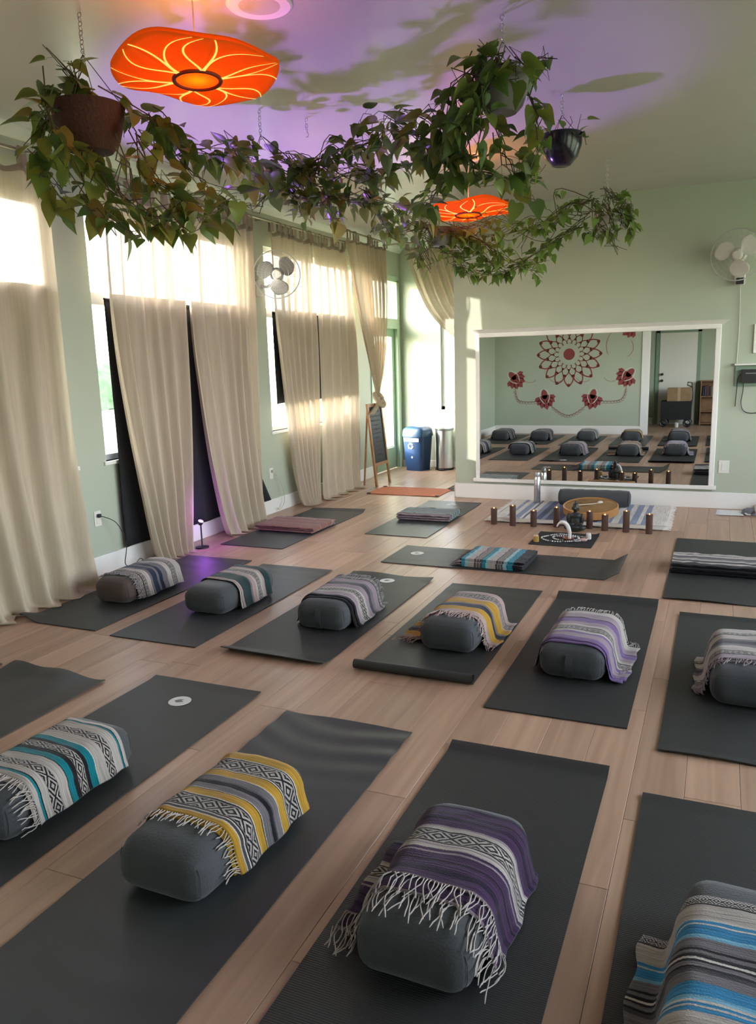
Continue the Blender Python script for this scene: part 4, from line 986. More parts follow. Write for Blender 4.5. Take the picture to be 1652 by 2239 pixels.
LEAVES = {k: [leaf_mesh(m, .9, .25, .5), leaf_mesh(m, 1.05, .45, .35), leaf_mesh(m, .75, .15, .7)] for k, m in LEAFM.items()}
def grow(root, key, strands, kinds, size, step, seed, spread=.055, up=0.0):
    rr = random.Random(seed); off = Vector(root.location); nleaf = 0
    for path in VINES[key]:
        plen = sum((Vector(b)-Vector(a)).length for a, b in zip(path, path[1:]))
        for si in range(strands):
            sd = rr.random()*50; a_, b_ = (0, 1) if si == 0 else (rr.uniform(0, .15), rr.uniform(.8, 1.0))
            n = max(6, int(plen*14)); pts = []
            for i in range(n+1):
                t = a_+(b_-a_)*i/n; p = interp(path, t)
                sp = spread*(.35 if si == 0 else 1.0)
                p = p+Vector((nz(t*4+sd, 1), nz(t*4+sd, 7), nz(t*4+sd, 13)))*sp*2.2 + Vector((0,0,-.025*math.sin(PI*t)))
                p.z = min(p.z, ZC-.03); pts.append(p-off)
            vine = MB().tube(pts, [.0034-.0018*i/n for i in range(n+1)], 5).build('vine', STEM if rr.random() < .65 else STEMG, root)
            L_ = plen*(b_-a_); m = max(2, int(L_/step)); side = 1
            for j in range(m):
                if nleaf >= 292: break
                t = (j+rr.uniform(.1,.9))/m*n; i0 = min(n-1, int(t)); p = pts[i0].lerp(pts[i0+1], t-i0)
                tang = (pts[i0+1]-pts[i0]).normalized(); side = -side
                kind = rr.choices([k for k, _ in kinds], [w_ for _, w_ in kinds])[0]
                me = rr.choice(LEAVES[kind]); o = bpy.data.objects.new('leaf', me); COL.objects.link(o); o.parent = vine
                sz = size*rr.uniform(.65, 1.3)
                az = rr.uniform(0, 2*PI); el = rr.uniform(-1.25, .45)+up
                d = Vector((math.cos(az)*math.cos(el), math.sin(az)*math.cos(el), math.sin(el)))
                d = (d+tang*.35).normalized()
                upv = Vector((rr.uniform(-.6,.6), rr.uniform(-.6,.6), 1)); yv = upv.cross(d)
                yv = yv.normalized() if yv.length > .05 else d.orthogonal().normalized()
                zv = d.cross(yv)
                M = Matrix((d, yv, zv)).transposed().to_4x4(); M.translation = p
                o.matrix_local = M @ Matrix.Diagonal((sz, sz, sz, 1)); nleaf += 1
    return nleaf
def hanger(root, pot_z, rim_r, rim_z, n=3, mtl=None, hook=True, apex=.0):
    """open links from the ceiling down to a hook, then cords to the rim; local coordinates, root at the pot's base under the hook"""
    mtl = mtl or STEEL; oz = root.location.z; top = ZC-oz
    za = rim_z+max(.06, min(.22, (top-rim_z)*.55)) if not apex else apex
    z = top; c = MB(); k = 0
    while z > za+.02:
        c.torus((0,0,z-.014), .010, .0022, axis='x' if k % 2 else 'y', n=12, k=5, sx=1, sy=1); z -= .019; k += 1
    c.tube([(0,0,z+.005),(.012,0,z-.01),(.008,0,z-.028),(-.006,0,z-.03)], .0022, 6)
    c.build('chain', mtl, root)
    for i in range(n):
        a = 2*PI*i/n+.4; MB().tube([(0,0,za),(rim_r*math.cos(a), rim_r*math.sin(a), rim_z)], .0018, 5).build('hanger_cord', mat('hanger_wire', (.06,.05,.05), .5), root)
def pot(root, prof, m, name='pot', soil_r=None, soil_z=None):
    MB().lathe(prof, 32).build(name, m, root)
    if soil_r: MB().lathe([(soil_r,soil_z),(.0001,soil_z+.01)], 24).build('soil', mat('potting_soil', (.03,.02,.013), .95, bump=(80,.6)), root)
KD = [('dark',5),('mid',5),('olive',3),('brown',.9)]; KF = [('fresh',6),('mid',3),('dark',1)]
p1 = thing('hanging_planter', 'trailing pothos in a red brown basket at upper left', 'hanging plant', (-2.77, 3.12, 2.60), 0, 'hanging pothos planters')
pot(p1, [(.001,0),(.10,.0),(.135,.05),(.158,.13),(.165,.19),(.17,.20),(.155,.20),(.15,.13),(.001,.10)], mat('basket_red_brown', (.085,.030,.022), .8, bump=(70,.8)), 'basket', .15, .16)
hanger(p1, 0, .16, .20, 4, STEEL); grow(p1, 'L', 5, KD, .098, .066, 21, .075)
p2 = thing('hanging_planter', 'trailing pothos with a hidden lavender pot in the middle left', 'hanging plant', (-2.80, 4.72, 2.70), 0, 'hanging pothos planters')
pot(p2, [(.001,0),(.08,0),(.11,.08),(.125,.15),(.13,.155),(.115,.155),(.10,.08),(.001,.06)], mat('pot_lavender', (.32,.28,.36), .5), 'pot', .11, .12)
hanger(p2, 0, .12, .155, 3); grow(p2, 'C', 5, KD, .092, .066, 22, .07)
p3 = thing('hanging_planter', 'trailing pothos in a pale grey pot at top right of centre', 'hanging plant', (-1.04, 4.04, 2.76), 0, 'hanging pothos planters')
pot(p3, [(.001,0),(.07,0),(.10,.03),(.125,.10),(.13,.17),(.135,.175),(.12,.175),(.11,.1),(.001,.08)], mat('pot_pale_grey', (.20,.18,.19), .6), 'pot', .115, .14)
hanger(p3, 0, .12, .175, 3); grow(p3, 'W', 4, [('dark',6),('mid',5),('olive',2)], .095, .066, 23, .065)
p4 = thing('hanging_planter', 'shiny black bowl with a few upright sprouts', 'hanging plant', (-.995, 5.35, 2.775), 0, 'hanging bowl planters')
pot(p4, [(.001,0),(.05,.0),(.06,.005),(.10,.05),(.125,.12),(.13,.185),(.125,.19),(.118,.185),(.11,.12),(.001,.10)], mat('pot_black_glaze', (.012,.010,.018), .18), 'bowl', .115, .16)
hanger(p4, 0, .10, .19, 3, apex=.30)
VINES['K'] += [[(-.97,5.33,2.93),(-.95,5.33,3.0),(-.93,5.32,3.05)],[(-.93,5.37,2.93),(-.90,5.37,3.0),(-.88,5.36,3.06)],[(-1.03,5.36,2.93),(-1.07,5.36,3.0),(-1.12,5.35,3.03)],[(-.90,5.34,2.94),(-.86,5.34,2.98),(-.84,5.34,2.88)],[(-1.08,5.36,2.94),(-1.13,5.35,2.98),(-1.2,5.34,2.95)]]
grow(p4, 'K', 1, KF[1:]+[('fresh',2)], .07, .07, 24, .03, .5)
p5 = thing('hanging_planter', 'small white pot of trailing vines nearest the mirror wall', 'hanging plant', (-.96, 7.22, 2.62), 0, 'hanging pothos planters')
pot(p5, [(.001,0),(.06,0),(.085,.05),(.10,.13),(.105,.135),(.09,.13),(.08,.06),(.001,.05)], mat('pot_white', (.62,.58,.56), .5), 'pot', .09, .11)
hanger(p5, 0, .095, .135, 3); grow(p5, 'F', 6, KF, .072, .066, 25, .08)
p6 = thing('hanging_planter', 'fresh green trailing vines below the smaller orange lamp', 'hanging plant', (-2.20, 6.52, 2.52), 0, 'hanging pothos planters')
pot(p6, [(.001,0),(.07,0),(.09,.05),(.105,.14),(.11,.145),(.095,.14),(.085,.06),(.001,.05)], mat('pot_grey', (.22,.24,.22), .5), 'pot', .09, .11)
hanger(p6, 0, .10, .145, 3, apex=.36); grow(p6, 'D', 6, KF, .074, .066, 26, .09)
hk = thing('ceiling_hook', 'bare metal hook on the ceiling beside the middle planter', 'hook', (-2.62, 5.02, ZC))
c_ = MB()
for k in range(4): c_.torus((0,0,-.014-.019*k), .010, .0022, axis='x' if k % 2 else 'y', n=12, k=5)
c_.build('chain', STEEL, hk); MB().tube([(0,0,-.085),(.012,0,-.10),(.008,0,-.12),(-.008,0,-.118)], .0025, 6).build('hook_end', STEEL, hk)
# ================================================================== mirror on the far wall
mr_ = thing('wall_mirror', 'wide white framed mirror on the far green wall', 'mirror', (-1.28, YF, .19))
def mframe(name, x0, x1, z0, z1, d): MB().cbox(x0+1.28, x1+1.28, -d, 0, z0-.19, z1-.19, .005).build(name, WHITE, mr_, False)
mframe('side_rail', -2.545, -2.50, .235, 1.825, .03); mframe('side_rail', -.07, -.018, .235, 1.825, .03)
mframe('bottom_rail', -2.575, .005, .198, .238, .045); mframe('top_rail', -2.545, -.018, 1.82, 1.865, .035)
tp = MB(); tp.add([(-2.56,-.03,1.865),(-.0,-.03,1.865),(.05,-.075,1.905),(-2.60,-.075,1.905),(-2.56,0,1.865),(0,0,1.865),(.05,0,1.905),(-2.60,0,1.905)], [(0,1,2,3),(3,2,6,7),(0,4,5,1),(1,5,6,2),(0,3,7,4),(4,7,6,5)])
tp.v = [(a+1.28, b, c-.19) for a, b, c in tp.v]; tp.build('crown', WHITE, mr_, False)
MB().box(-2.51+1.28, -.06+1.28, -.022, -.004, .03, 1.645).build('mirror_glass', mat('mirror_silver', (.80,.82,.80), .01, 1.0), mr_, False)

# ================================================================== altar before the mirror
IND = (.035,.055,.17); LB = (.22,.27,.40)
WH2 = WH; WH = (.68,.64,.60)
S_rug = stripes_mat('altar_rug_stripes', [(WH,.12),(LB,.04),(WH,.05),(LB,.06),(WH,.03),((.10,.12,.2),.02),(WH,.06),(LB,.05),(IND,.06),(LB,.04),(IND,.16),(LB,.05),(IND,.16),(WH,.03),(IND,.10),(LB,.04),(WH,.06),(LB,.03),(WH,.06),(LB,.06),(WH,.05),(LB,.06),(WH,.04),(LB,.05),(WH,.12)], cream=WH); WH = WH2
rg = thing('altar_blanket', 'white and blue striped blanket spread before the mirror', 'blanket', (-1.235, 8.08, 0))
MB().slab(lambda u, v: ((u-.5)*1.66, (v-.5)*1.22, .012+.004*nz(u*9, v*7)), 60, 40, .006, lambda u, v: (v*1.22, u*1.66+.0005)).build('cloth', S_rug, rg, 'all')
MB().slab(lambda u, v: ((u-.5)*1.67+.02*v, -.62+.17*v, .0175+.003*nz(u*9, v*3)), 60, 4, .004).build('turned_hem', mat('altar_hem', (.62,.58,.52), .95, bump=(200,.4)), rg, 'all')
fb = MB(); rr = random.Random(4)
for sg in (-1, 1):
    for i in range(70):
        y = -.6+1.2*i/69; ln = rr.uniform(.03,.06); dy = rr.uniform(-.02,.02)
        fb.tube([(sg*.825,y,.012),(sg*(.825+ln*.5),y+dy*.3,.010),(sg*(.825+ln),y+dy,.005)], .0035, 4)
f = fb.build('fringe', mat('fringe_yarn_white', (.66,.62,.58), .95), rg); f['kind'] = 'stuff'
# round bolster under the mirror
rb = thing('round_bolster', 'round dark grey bolster lying under the mirror', 'bolster', (-1.18, 8.50, .014), .03)
prof = [(.001,-.375),(.05,-.372),(.075,-.36),(.086,-.33)]+[(.088+.002*math.sin(i*2.1), -.3+.6*i/14) for i in range(15)]+[(.086,.33),(.075,.36),(.05,.372),(.001,.375)]
MB().lathe(prof, 28, (0,0,.088), axis='x').build('cushion', GREY_B, rb, 'all')
for sg in (-1, 1): MB().torus((sg*.352,0,.088), .08, .004, axis='x', n=28, k=6).build('piping', PIPE, rb)
# frame drum
dr = thing('frame_drum', 'round tan frame drum leaning on the grey bolster', 'drum', (-1.13, 7.93, .018)); dr.rotation_euler = (.13, 0, 0)
dz = .04
MB().lathe([(.262,dz),(.268,dz+.004),(.268,dz+.07),(.258,dz+.076),(.250,dz+.072),(.250,dz+.004),(.262,dz)], 48).build('hoop', mat('drum_wood', (.42,.20,.065), .45, var=(14,.2)), dr)
MB().lathe([(.252,dz+.068),(.0001,dz+.068)], 48).build('drum_skin', mat('drum_hide', (.55,.33,.14), .6, var=(6,.25)), dr)
bt = thing('drum_beater', 'thin pale beater lying across the drum', 'drum beater', (-1.16, 7.93, .135), .7); bt.rotation_euler = (.13, 0, .7)
MB().tube([(-.15,0,.0),(.12,0,.0)], .005, 8).build('stick', mat('pale_wood', (.62,.55,.45), .6), bt); MB().ell((.14,0,.006), .03, .018, .018).build('head', mat('beater_felt', (.62,.58,.52), .9), bt)
# steel bottle
bo = thing('steel_bottle', 'tall brushed steel bottle in front of the mirror frame', 'bottle', (-1.80, 8.56, .015))
MB().lathe([(.001,0),(.034,0),(.036,.006),(.036,.25),(.028,.275),(.025,.285),(.001,.285)], 28).build('body', STEEL, bo)
MB().lathe([(.001,.285),(.026,.285),(.027,.29),(.027,.325),(.022,.335),(.001,.335)], 24).build('cap', mat('bottle_cap_grey', (.35,.35,.36), .4, .6), bo)
# candles
CANB = mat('candle_brown_wax', (.085,.045,.035), .45); FLAME = mat('candle_flame', (1,.6,.1), .5, emis=((1,.45,.06), 5)); CANG = mat('candle_inner_glow', (.25,.09,.03), .5, emis=((1,.28,.03), .25))
cpos = [(-1.97,7.37,.16,'first candle from the left, standing before the blanket corner'),(-1.78,7.35,.198,'second candle from the left, a tall one'),(-1.58,7.36,.156,'third candle from the left, a short one'),(-1.37,7.40,.19,'fourth candle from the left, left of the statue'),(-1.065,7.41,.166,'fifth candle from the left, just right of the statue'),(-.92,7.36,.151,'sixth candle from the left, the shortest'),(-.73,7.35,.196,'seventh candle from the left, a tall one right of the drum'),(-.53,7.33,.18,'rightmost candle on the bare floor')]
for x, y, h, lb in cpos:
    c = thing('pillar_candle', 'brown flameless ' + lb, 'candle', (x, y, 0), 0, 'flameless candles before the mirror')
    MB().lathe([(.001,.0),(.029,.0),(.030,.002),(.030,h),(.0275,h+.001),(.026,h-.004),(.026,h-.045),(.001,h-.047)], 24).build('wax_body', CANB, c)
    MB().lathe([(.025,h-.010),(.025,h-.044)], 20).build('inner_wall', CANG, c)
    MB().lathe([(.001,h-.046),(.007,h-.036),(.0095,h-.024),(.006,h-.008),(.001,h+.006)], 12).build('flame', FLAME, c, 'all')
# seated statue
def ellipsoids(lst):
    mb = MB()
    for c, r in lst: mb.ell(c, *r, 20, 14)
    return mb
st = ellipsoids([((0,0,.035),(.092,.066,.035)),((-.058,-.028,.042),(.042,.034,.024)),((.058,-.028,.042),(.042,.034,.024)),((0,-.045,.048),(.05,.026,.017)),((0,.008,.10),(.048,.036,.062)),((0,.006,.145),(.056,.034,.036)),
                 ((-.062,.0,.12),(.018,.022,.05)),((.062,.0,.12),(.018,.022,.05)),((-.042,-.03,.075),(.034,.016,.015)),((.042,-.03,.075),(.034,.016,.015)),((0,.004,.185),(.018,.018,.022)),((0,0,.222),(.029,.031,.038)),((0,.004,.250),(.026,.028,.018)),((0,.005,.272),(.012,.012,.016)),((0,-.031,.218),(.006,.008,.010)),((-.031,.002,.215),(.005,.008,.018)),((.031,.002,.215),(.005,.008,.018))]).build('seated_statue', mat('dark_stone', (.018,.022,.020), .45, bump=(50,.3)), None, 'all')
st.location = (-1.17, 7.25, 0); tag(st, 'small dark statue of a seated meditating figure before the candles', 'statue')
rm = st.modifiers.new('remesh', 'REMESH'); rm.mode = 'VOXEL'; rm.voxel_size = .0045; rm.use_smooth_shade = True
# black cloth with beads and small offerings
bc = thing('altar_cloth', 'small square black cloth laid before the statue', 'cloth', (-1.20, 6.88, 0), .0)
MB().slab(lambda u, v: ((u-.5)*.53, (v-.5)*.53, .006+.002*nz(u*6, v*6)+.015*sm(.93,1,u)*sm(.9,1,v)), 24, 24, .004).build('cloth', mat('black_velvet', (.010,.009,.010), .95), bc)
bd_m = MB().ell((0,0,0),   .0065, .0065, .006, 10, 6).mesh('bead', mat('bead_white', (.72,.72,.70), .35), 'all'); bd_k = MB().ell((0,0,0),   .0065, .0065, .006, 10, 6).mesh('bead', mat('bead_grey', (.16,.17,.18), .3), 'all')
def necklace(label, cx, cyy, fx, n):
    r = thing('bead_necklace', label, 'bead necklace', (cx, cyy, .010)); pts = []
    for i in range(n):
        p = Vector(fx(2*PI*i/n)); pts.append(p+Vector((0,0,.007)))
        o = bpy.data.objects.new('bead', bd_k if i % 5 == 4 else bd_m); COL.objects.link(o); o.parent = r; o.location = p+Vector((0,0,.008))
    MB().tube(pts+[pts[0]], .0015, 4, False).build('string', mat('thread', (.3,.3,.3), .9), r)
necklace('large loop of white and grey beads on the black cloth', -1.20, 6.87, lambda a: (.19*math.cos(a)*(1+.12*math.sin(2*a)), .14*math.sin(a)*(1+.15*math.cos(3*a)), 0), 58)
necklace('inner loop of white beads on the black cloth', -1.19, 6.88, lambda a: (.115*math.cos(a), .085*math.sin(a)+.01*math.cos(2*a), 0), 34)
ft = thing('white_plume', 'white curved plume arching up from the black cloth', 'plume', (-1.165, 6.80, .010))
pp = [(.02,0,0),(.022,0,.05),(.015,0,.10),(-.005,0,.145),(-.04,0,.165),(-.075,0,.15),(-.09,0,.12)]
MB().tube([interp(pp, i/20) for i in range(21)], [.012+.006*math.sin(PI*i/20)-(.006 if i > 16 else 0) for i in range(21)], 8).build('plume', mat('white_feather', (.72,.71,.68), .8, bump=(60,.8)), ft, 'all')
MB().lathe([(.001,0),(.03,0),(.045,.015),(.05,.03),(.046,.03),(.03,.012),(.001,.010)], 20, (.01,0,0)).build('dish', mat('copper_dish', (.30,.12,.08), .35, .7), ft)
def jar(label, x, y, col, r, h, lid):
    t = thing('small_jar', label, 'jar', (x, y, .010))
    MB().lathe([(.001,0),(r,0),(r*1.05,.006),(r*1.05,h*.75),(r*.8,h*.85),(r*.8,h*.86),(.001,h*.86)], 18).build('body', mat('jar_'+label[:6], col, .3), t); MB().lathe([(.001,h*.86),(r*.85,h*.86),(r*.85,h),(.001,h)], 18).build('lid', mat('lid_'+label[:6], lid, .4), t)
jar('amber jar on the near left corner of the black cloth', -1.415, 6.70, (.42,.26,.08), .024, .06, (.6,.5,.35)); jar('white jar on the right side of the black cloth', -1.00, 6.92, (.68,.64,.60), .022, .055, (.75,.73,.7))
sh = MB().ell((0,0,.014), .035, .025, .016).build('pink_stone', mat('pink_crystal', (.55,.35,.32), .3), None, 'all'); sh.location = (-1.03, 6.82, .009); tag(sh, 'pink polished stone beside the white jar', 'stone')
bx_ = MB().cbox(-.06, .06, -.045, .045, 0, .028, .004).build('tissue_box', mat('pale_pink_paper', (.55,.48,.47), .7), None, False); bx_.location = (-1.86, 7.55, .017); tag(bx_, 'flat pale box on the left end of the altar blanket', 'box')

# ================================================================== purple uplight by the curtain
pu = thing('uplight_lamp', 'small purple glowing lamp on a stick by the curtain', 'lamp', (-4.19, 5.68, 0))
BKP = mat('black_plastic', (.02,.02,.022), .4)
MB().lathe([(.001,0),(.06,0),(.06,.012),(.015,.02),(.001,.02)], 24).build('base', BKP, pu); MB().tube([(0,0,.015),(0,0,.22)], .007, 8).build('pole', BKP, pu)
ax = (Vector((-2.649, 5.153, 3.2))-Vector((-4.19, 5.68, .26))).normalized(); Q = ax.to_track_quat('Z','Y').to_matrix().to_4x4(); Q.translation = (0,0,.235)
MB().lathe([(.012,-.03),(.022,-.02),(.026,.012),(.022,.012),(.018,.0),(.001,-.004)], 20).xf(Q).build('head', BKP, pu)
MB().lathe([(.021,.008),(.0001,.012)], 20).xf(Q).build('lens', mat('purple_led', (.5,.1,.8), .3, emis=((.45,.08,1.0), 7)), pu)
ld = bpy.data.lights.new('purple_spot', 'SPOT'); ld.energy = 85; ld.color = (.45,.18,1.0); ld.spot_size = math.radians(53.6); ld.spot_blend = .14; ld.shadow_soft_size = .14
lo = bpy.data.objects.new('purple_spot', ld); COL.objects.link(lo); lo.parent = pu; M_ = Q.copy(); M_.translation = (0,0,.262); lo.matrix_local = ax.to_track_quat('-Z','Y').to_matrix().to_4x4(); lo.location = Vector((0,0,.245))+ax*.03
# its near glow on the curtain
ld = bpy.data.lights.new('purple_glow', 'POINT'); ld.energy = 0.6; ld.color = (.5,.12,1.0); ld.shadow_soft_size = .02
lo = bpy.data.objects.new('purple_glow', ld); COL.objects.link(lo); lo.parent = pu; lo.location = Vector((0,0,.25))+ax*.05
# outlets, cords
PLATE = mat('plate_white', (.72,.71,.66), .4); SLOT = mat('slot_dark', (.03,.03,.03), .6)
def outlet(label, y, z, cord):
    o = thing('wall_outlet', label, 'outlet', (XL, y, z))
    MB().cbox(0, .006, -.037, .037, -.06, .06, .002).build('cover_plate', PLATE, o, False)
    for dz_ in (-.024, .024):
        MB().cbox(.004, .009, -.018, .018, dz_-.016, dz_+.016, .003).build('socket', PLATE, o, False)
    if cord:
        pts, mm, lb = cord
        k = thing('power_cord', lb, 'power cord', (XL, y, z)); MB().cbox(.009, .035, -.014, .014, .01, .038, .004).build('plug', mm, k, False)
        P = [(.03,.0,.024)]+[(a-XL, b-y, c-z) for a, b, c in pts]
        MB().tube([interp(P, i/40) for i in range(41)], .0035, 6).build('cable', mm, k)
outlet('white wall outlet with a plugged black cord, left of the tall curtains', 4.675, .45, ([(-4.33,4.78,.40),(-4.32,4.86,.22),(-4.33,4.84,.05),(-4.32,4.93,.02),(-4.31,5.0,.06),(-4.30,5.06,.012),(-4.28,5.2,.010)], BKP, 'black cord dropping from the outlet to the floor'))
outlet('white wall outlet below the fan', 7.30, .435, ([(-4.38,7.36,.40),(-4.36,7.44,.25),(-4.36,7.45,.10),(-4.37,7.36,.03),(-4.38,7.32,.06)], mat('cord_cream', (.55,.52,.42), .5), 'pale cord looping below the fan outlet'))
# entry nook: chalkboard easel
WOOD = mat('easel_wood', (.36,.19,.085), .5, var=(18,.2))
ce = thing('chalkboard_easel', 'wooden chalkboard easel with faint chalk lines by the curtains', 'chalkboard', (-4.08, 9.43, 0))
TL = -.10
def lean(z): return .06+TL*z
def bar(name, y0, y1, z0, z1, d, m): 
    mb = MB(); mb.box(0, d, y0, y1, z0, z1); mb.v = [(x+lean(z), y, z) for x, y, z in mb.v]; return mb.build(name, m, ce, False)
bar('front_leg', -.235, -.20, 0, 1.06, .025, WOOD); bar('front_leg', .20, .235, 0, 1.06, .025, WOOD)
bar('bottom_rail', -.20, .20, .26, .30, .022, WOOD); bar('top_rail', -.20, .20, 1.02, 1.06, .022, WOOD)
bar('board', -.201, .201, .30, 1.02, .012, mat('slate_black', (.022,.026,.026), .7, var=(5,.3)))
for s_ in (-.19, .19):
    mb = MB(); mb.tube([(lean(1.0)-.005, s_, 1.0), (-.115, s_, .012)], .012, 6); mb.build('rear_leg', WOOD, ce)
wr = MB(); rr = random.Random(11)
for ln_ in range(11):
    z = .95-ln_*.055; y = -.17
    while y < .08+.05*rr.random():
        w_ = rr.uniform(.03,.075); n = int(w_/.008)+2
        pts = [(lean(z)+.0135, y+w_*i/n, z+rr.uniform(-.012,.012)) for i in range(n+1)]
        wr.tube(pts, .0016, 3, False); y += w_+rr.uniform(.014,.025)
wr.build('chalk_writing', mat('chalk_white', (.22,.23,.23), .9), ce)['kind'] = 'stuff'
# bins
rc = thing('recycling_bin', 'blue recycling bin with a white recycling mark in the nook', 'bin', (-4.05, 10.86, 0), -.25)
BLUE = mat('bin_blue', (.012,.045,.13), .35)
def bin_fn(u, v):
    a = 2*PI*u; c, s_ = math.cos(a), math.sin(a); k = .145+.035*v
    return (math.copysign(abs(c)**.35, c)*k, math.copysign(abs(s_)**.35, s_)*k*.9, .002+.51*v)
mb = MB().grid(bin_fn, 48, 8); mb.f.append(tuple(range(47,-1,-1))); mb.build('body', BLUE, rc)
def lid_fn(u, v):
    a = 2*PI*u; c, s_ = math.cos(a), math.sin(a); k = .19*math.cos(v*PI/2*.98)**.45; return (math.copysign(abs(c)**.35, c)*k, math.copysign(abs(s_)**.35, s_)*k*.9, .50+.045*min(1,v*3)+.10*math.sin(v*PI/2))
mb = MB().grid(lid_fn, 48, 12); mb.f.append(tuple(12*49+i for i in range(48))); mb.build('lid', mat('bin_lid_blue', (.02,.07,.15), .3), rc)
def band_fn(u, v): x = (u-.5)*.26; return (x, -.166-.002, .43+.05*v)
MB().slab(band_fn, 8, 2, .003, nrm=lambda u, v: (0,-1,0)).build('white_band', mat('label_white', (.75,.75,.75), .5), rc, False)
lg = MB(); lz, lx = .365, -.02
for k in range(3):                                                 # three chasing arrows
    a0 = 2*PI*k/3+.5
    def P_(r, a): return (lx+r*math.cos(a), -.162, lz+r*math.sin(a))
    n = 8
    vs = [P_(.046, a0+1.35*i/n) for i in range(n+1)]+[P_(.028, a0+1.35*i/n) for i in range(n+1)]
    lg.add(vs, [(i, i+1, n+2+i, n+1+i) for i in range(n)])
    ae = a0+1.35; lg.add([P_(.056, ae), P_(.018, ae), P_(.037, ae+.5)], [(0,1,2)])
lg.build('recycling_mark', mat('label_white', (.75,.75,.75), .5), rc, False)
MB().lathe([(.016,0),(.0001,-.002)], 16, (.0,-.152,.20), axis='y').build('round_sticker', mat('label_white', (.75,.75,.75), .5), rc)
sc_ = thing('step_can', 'tall brushed steel step can beside the blue bin', 'bin', (-3.68, 10.98, 0))
MB().lathe([(.001,.0),(.135,.0),(.135,.03),(.001,.03)], 36).build('base', BKP, sc_); MB().lathe([(.13,.03),(.132,.032),(.132,.57),(.13,.575),(.001,.575)], 40).build('body', STEEL, sc_)
MB().lathe([(.134,.575),(.138,.58),(.138,.605),(.12,.62),(.001,.625)], 40).build('lid', mat('lid_steel_dark', (.35,.36,.36), .35, .9), sc_)
MB().cbox(-.04, .04, -.19, -.12, .008, .022, .004).build('pedal', BKP, sc_, False)

# ================================================================== right end of the far wall
sw = thing('light_switch', 'white switch plate right of the mirror', 'switch', (.07, YF, .435))
MB().cbox(-.05, .05, -.007, 0, -.065, .065, .002).build('cover_plate', PLATE, sw, False); MB().cbox(-.022, .022, -.011, -.006, -.04, .04, .003).build('rocker', PLATE, sw, False)
hb_ = thing('wall_board', 'shallow green wall board carrying a black box', 'wall shelf', (.34, YF, 1.25))
MB().cbox(-.215, .25, -.022, 0, 0, .21, .003).build('back_board', mat('board_green', (.20,.30,.23), .5), hb_, False); MB().cbox(-.225, .26, -.07, 0, .205, .222, .003).build('top_ledge', WHITE, hb_, False)
rt = thing('black_receiver', 'black box mounted on the green wall board', 'receiver', (.36, YF-.022, 1.285))
MB().cbox(-.18, .2, -.06, 0, 0, .13, .005).build('case', BKP, rt, False); MB().cbox(-.14, -.04, -.0615, -.06, .088, .096, .0003).build('front_marking', mat('grey_print', (.25,.25,.25), .5), rt, False)
def cable(label, P, col='black'):
    o = Vector(P[0]); k = MB().tube([interp(P, i/36)-o for i in range(37)], .0045, 6).build('cable', BKP if col == 'black' else mat('cord_pale', (.55,.58,.52), .5)); k.location = o; tag(k, label, 'cable')
cable('short black cable hanging straight from the black box', [(.19,8.70,1.38),(.155,8.715,1.33),(.148,8.725,1.22),(.142,8.73,1.05)])
cable('long black cable looping below the black box', [(.205,8.70,1.29),(.205,8.72,1.2),(.195,8.73,1.08),(.23,8.73,1.0),(.33,8.73,.985),(.45,8.73,1.05),(.5,8.73,1.2)])
pn = MB().cbox(0, .3, -.02, 0, 0, .28, .003).build('wall_panel', WHITE, None, False); pn.location = (.275, YF, 1.57); tag(pn, 'white rimmed panel above the black box at the right edge', 'wall panel')
pa = thing('paper_sheets', 'white paper sheets on the floor under the switch', 'paper', (.13, 8.52, 0))
for k in range(3):
    p = MB().slab(lambda u, v: ((u-.5)*.216, (v-.5)*.28, .003+.002*k+.003*nz(u*2+k, v*3)), 6, 6, .0006).build('sheet', mat('paper_white', (.72,.73,.74), .7), pa); p.rotation_euler = (0,0,.05*k-.04); p.location = (.012*k, -.01*k, 0)
gc = thing('grey_pouch', 'crumpled grey pouch on the floor by the paper', 'pouch', (.335, 8.52, 0))
def pouch(u, v):
    a = 2*PI*u; t = v*PI/2; r = math.cos(t)**.6; return (.085*r*math.cos(a)*(1+.2*nz(a, v*3)), .11*r*math.sin(a)*(1+.2*nz(a+4, v)), .003+.05*math.sin(t)+.018*nz(u*9, v*4)*math.sin(2*t))
MB().grid(pouch, 32, 10).build('bag', mat('grey_fabric', (.16,.16,.20), .8, bump=(40,.5)), gc, 'all')
MB().tube([(-.05,-.09,.02),(-.03,-.115,.012),(.0,-.118,.012)], .008, 8).build('zip_pull', mat('label_white', (.75,.75,.75), .5), gc)
lb_ = MB(); lb_.cbox(-.012, .012, -.22, .22, -.15, .15, .003); lb = lb_.build('leaning_board', mat('pale_wood', (.62,.55,.45), .6), None, False); lb.location = (.50, 8.50, .125); lb.rotation_euler = (0, 1.0, 0); tag(lb, 'pale wooden board leaning at the right edge of the floor', 'board')

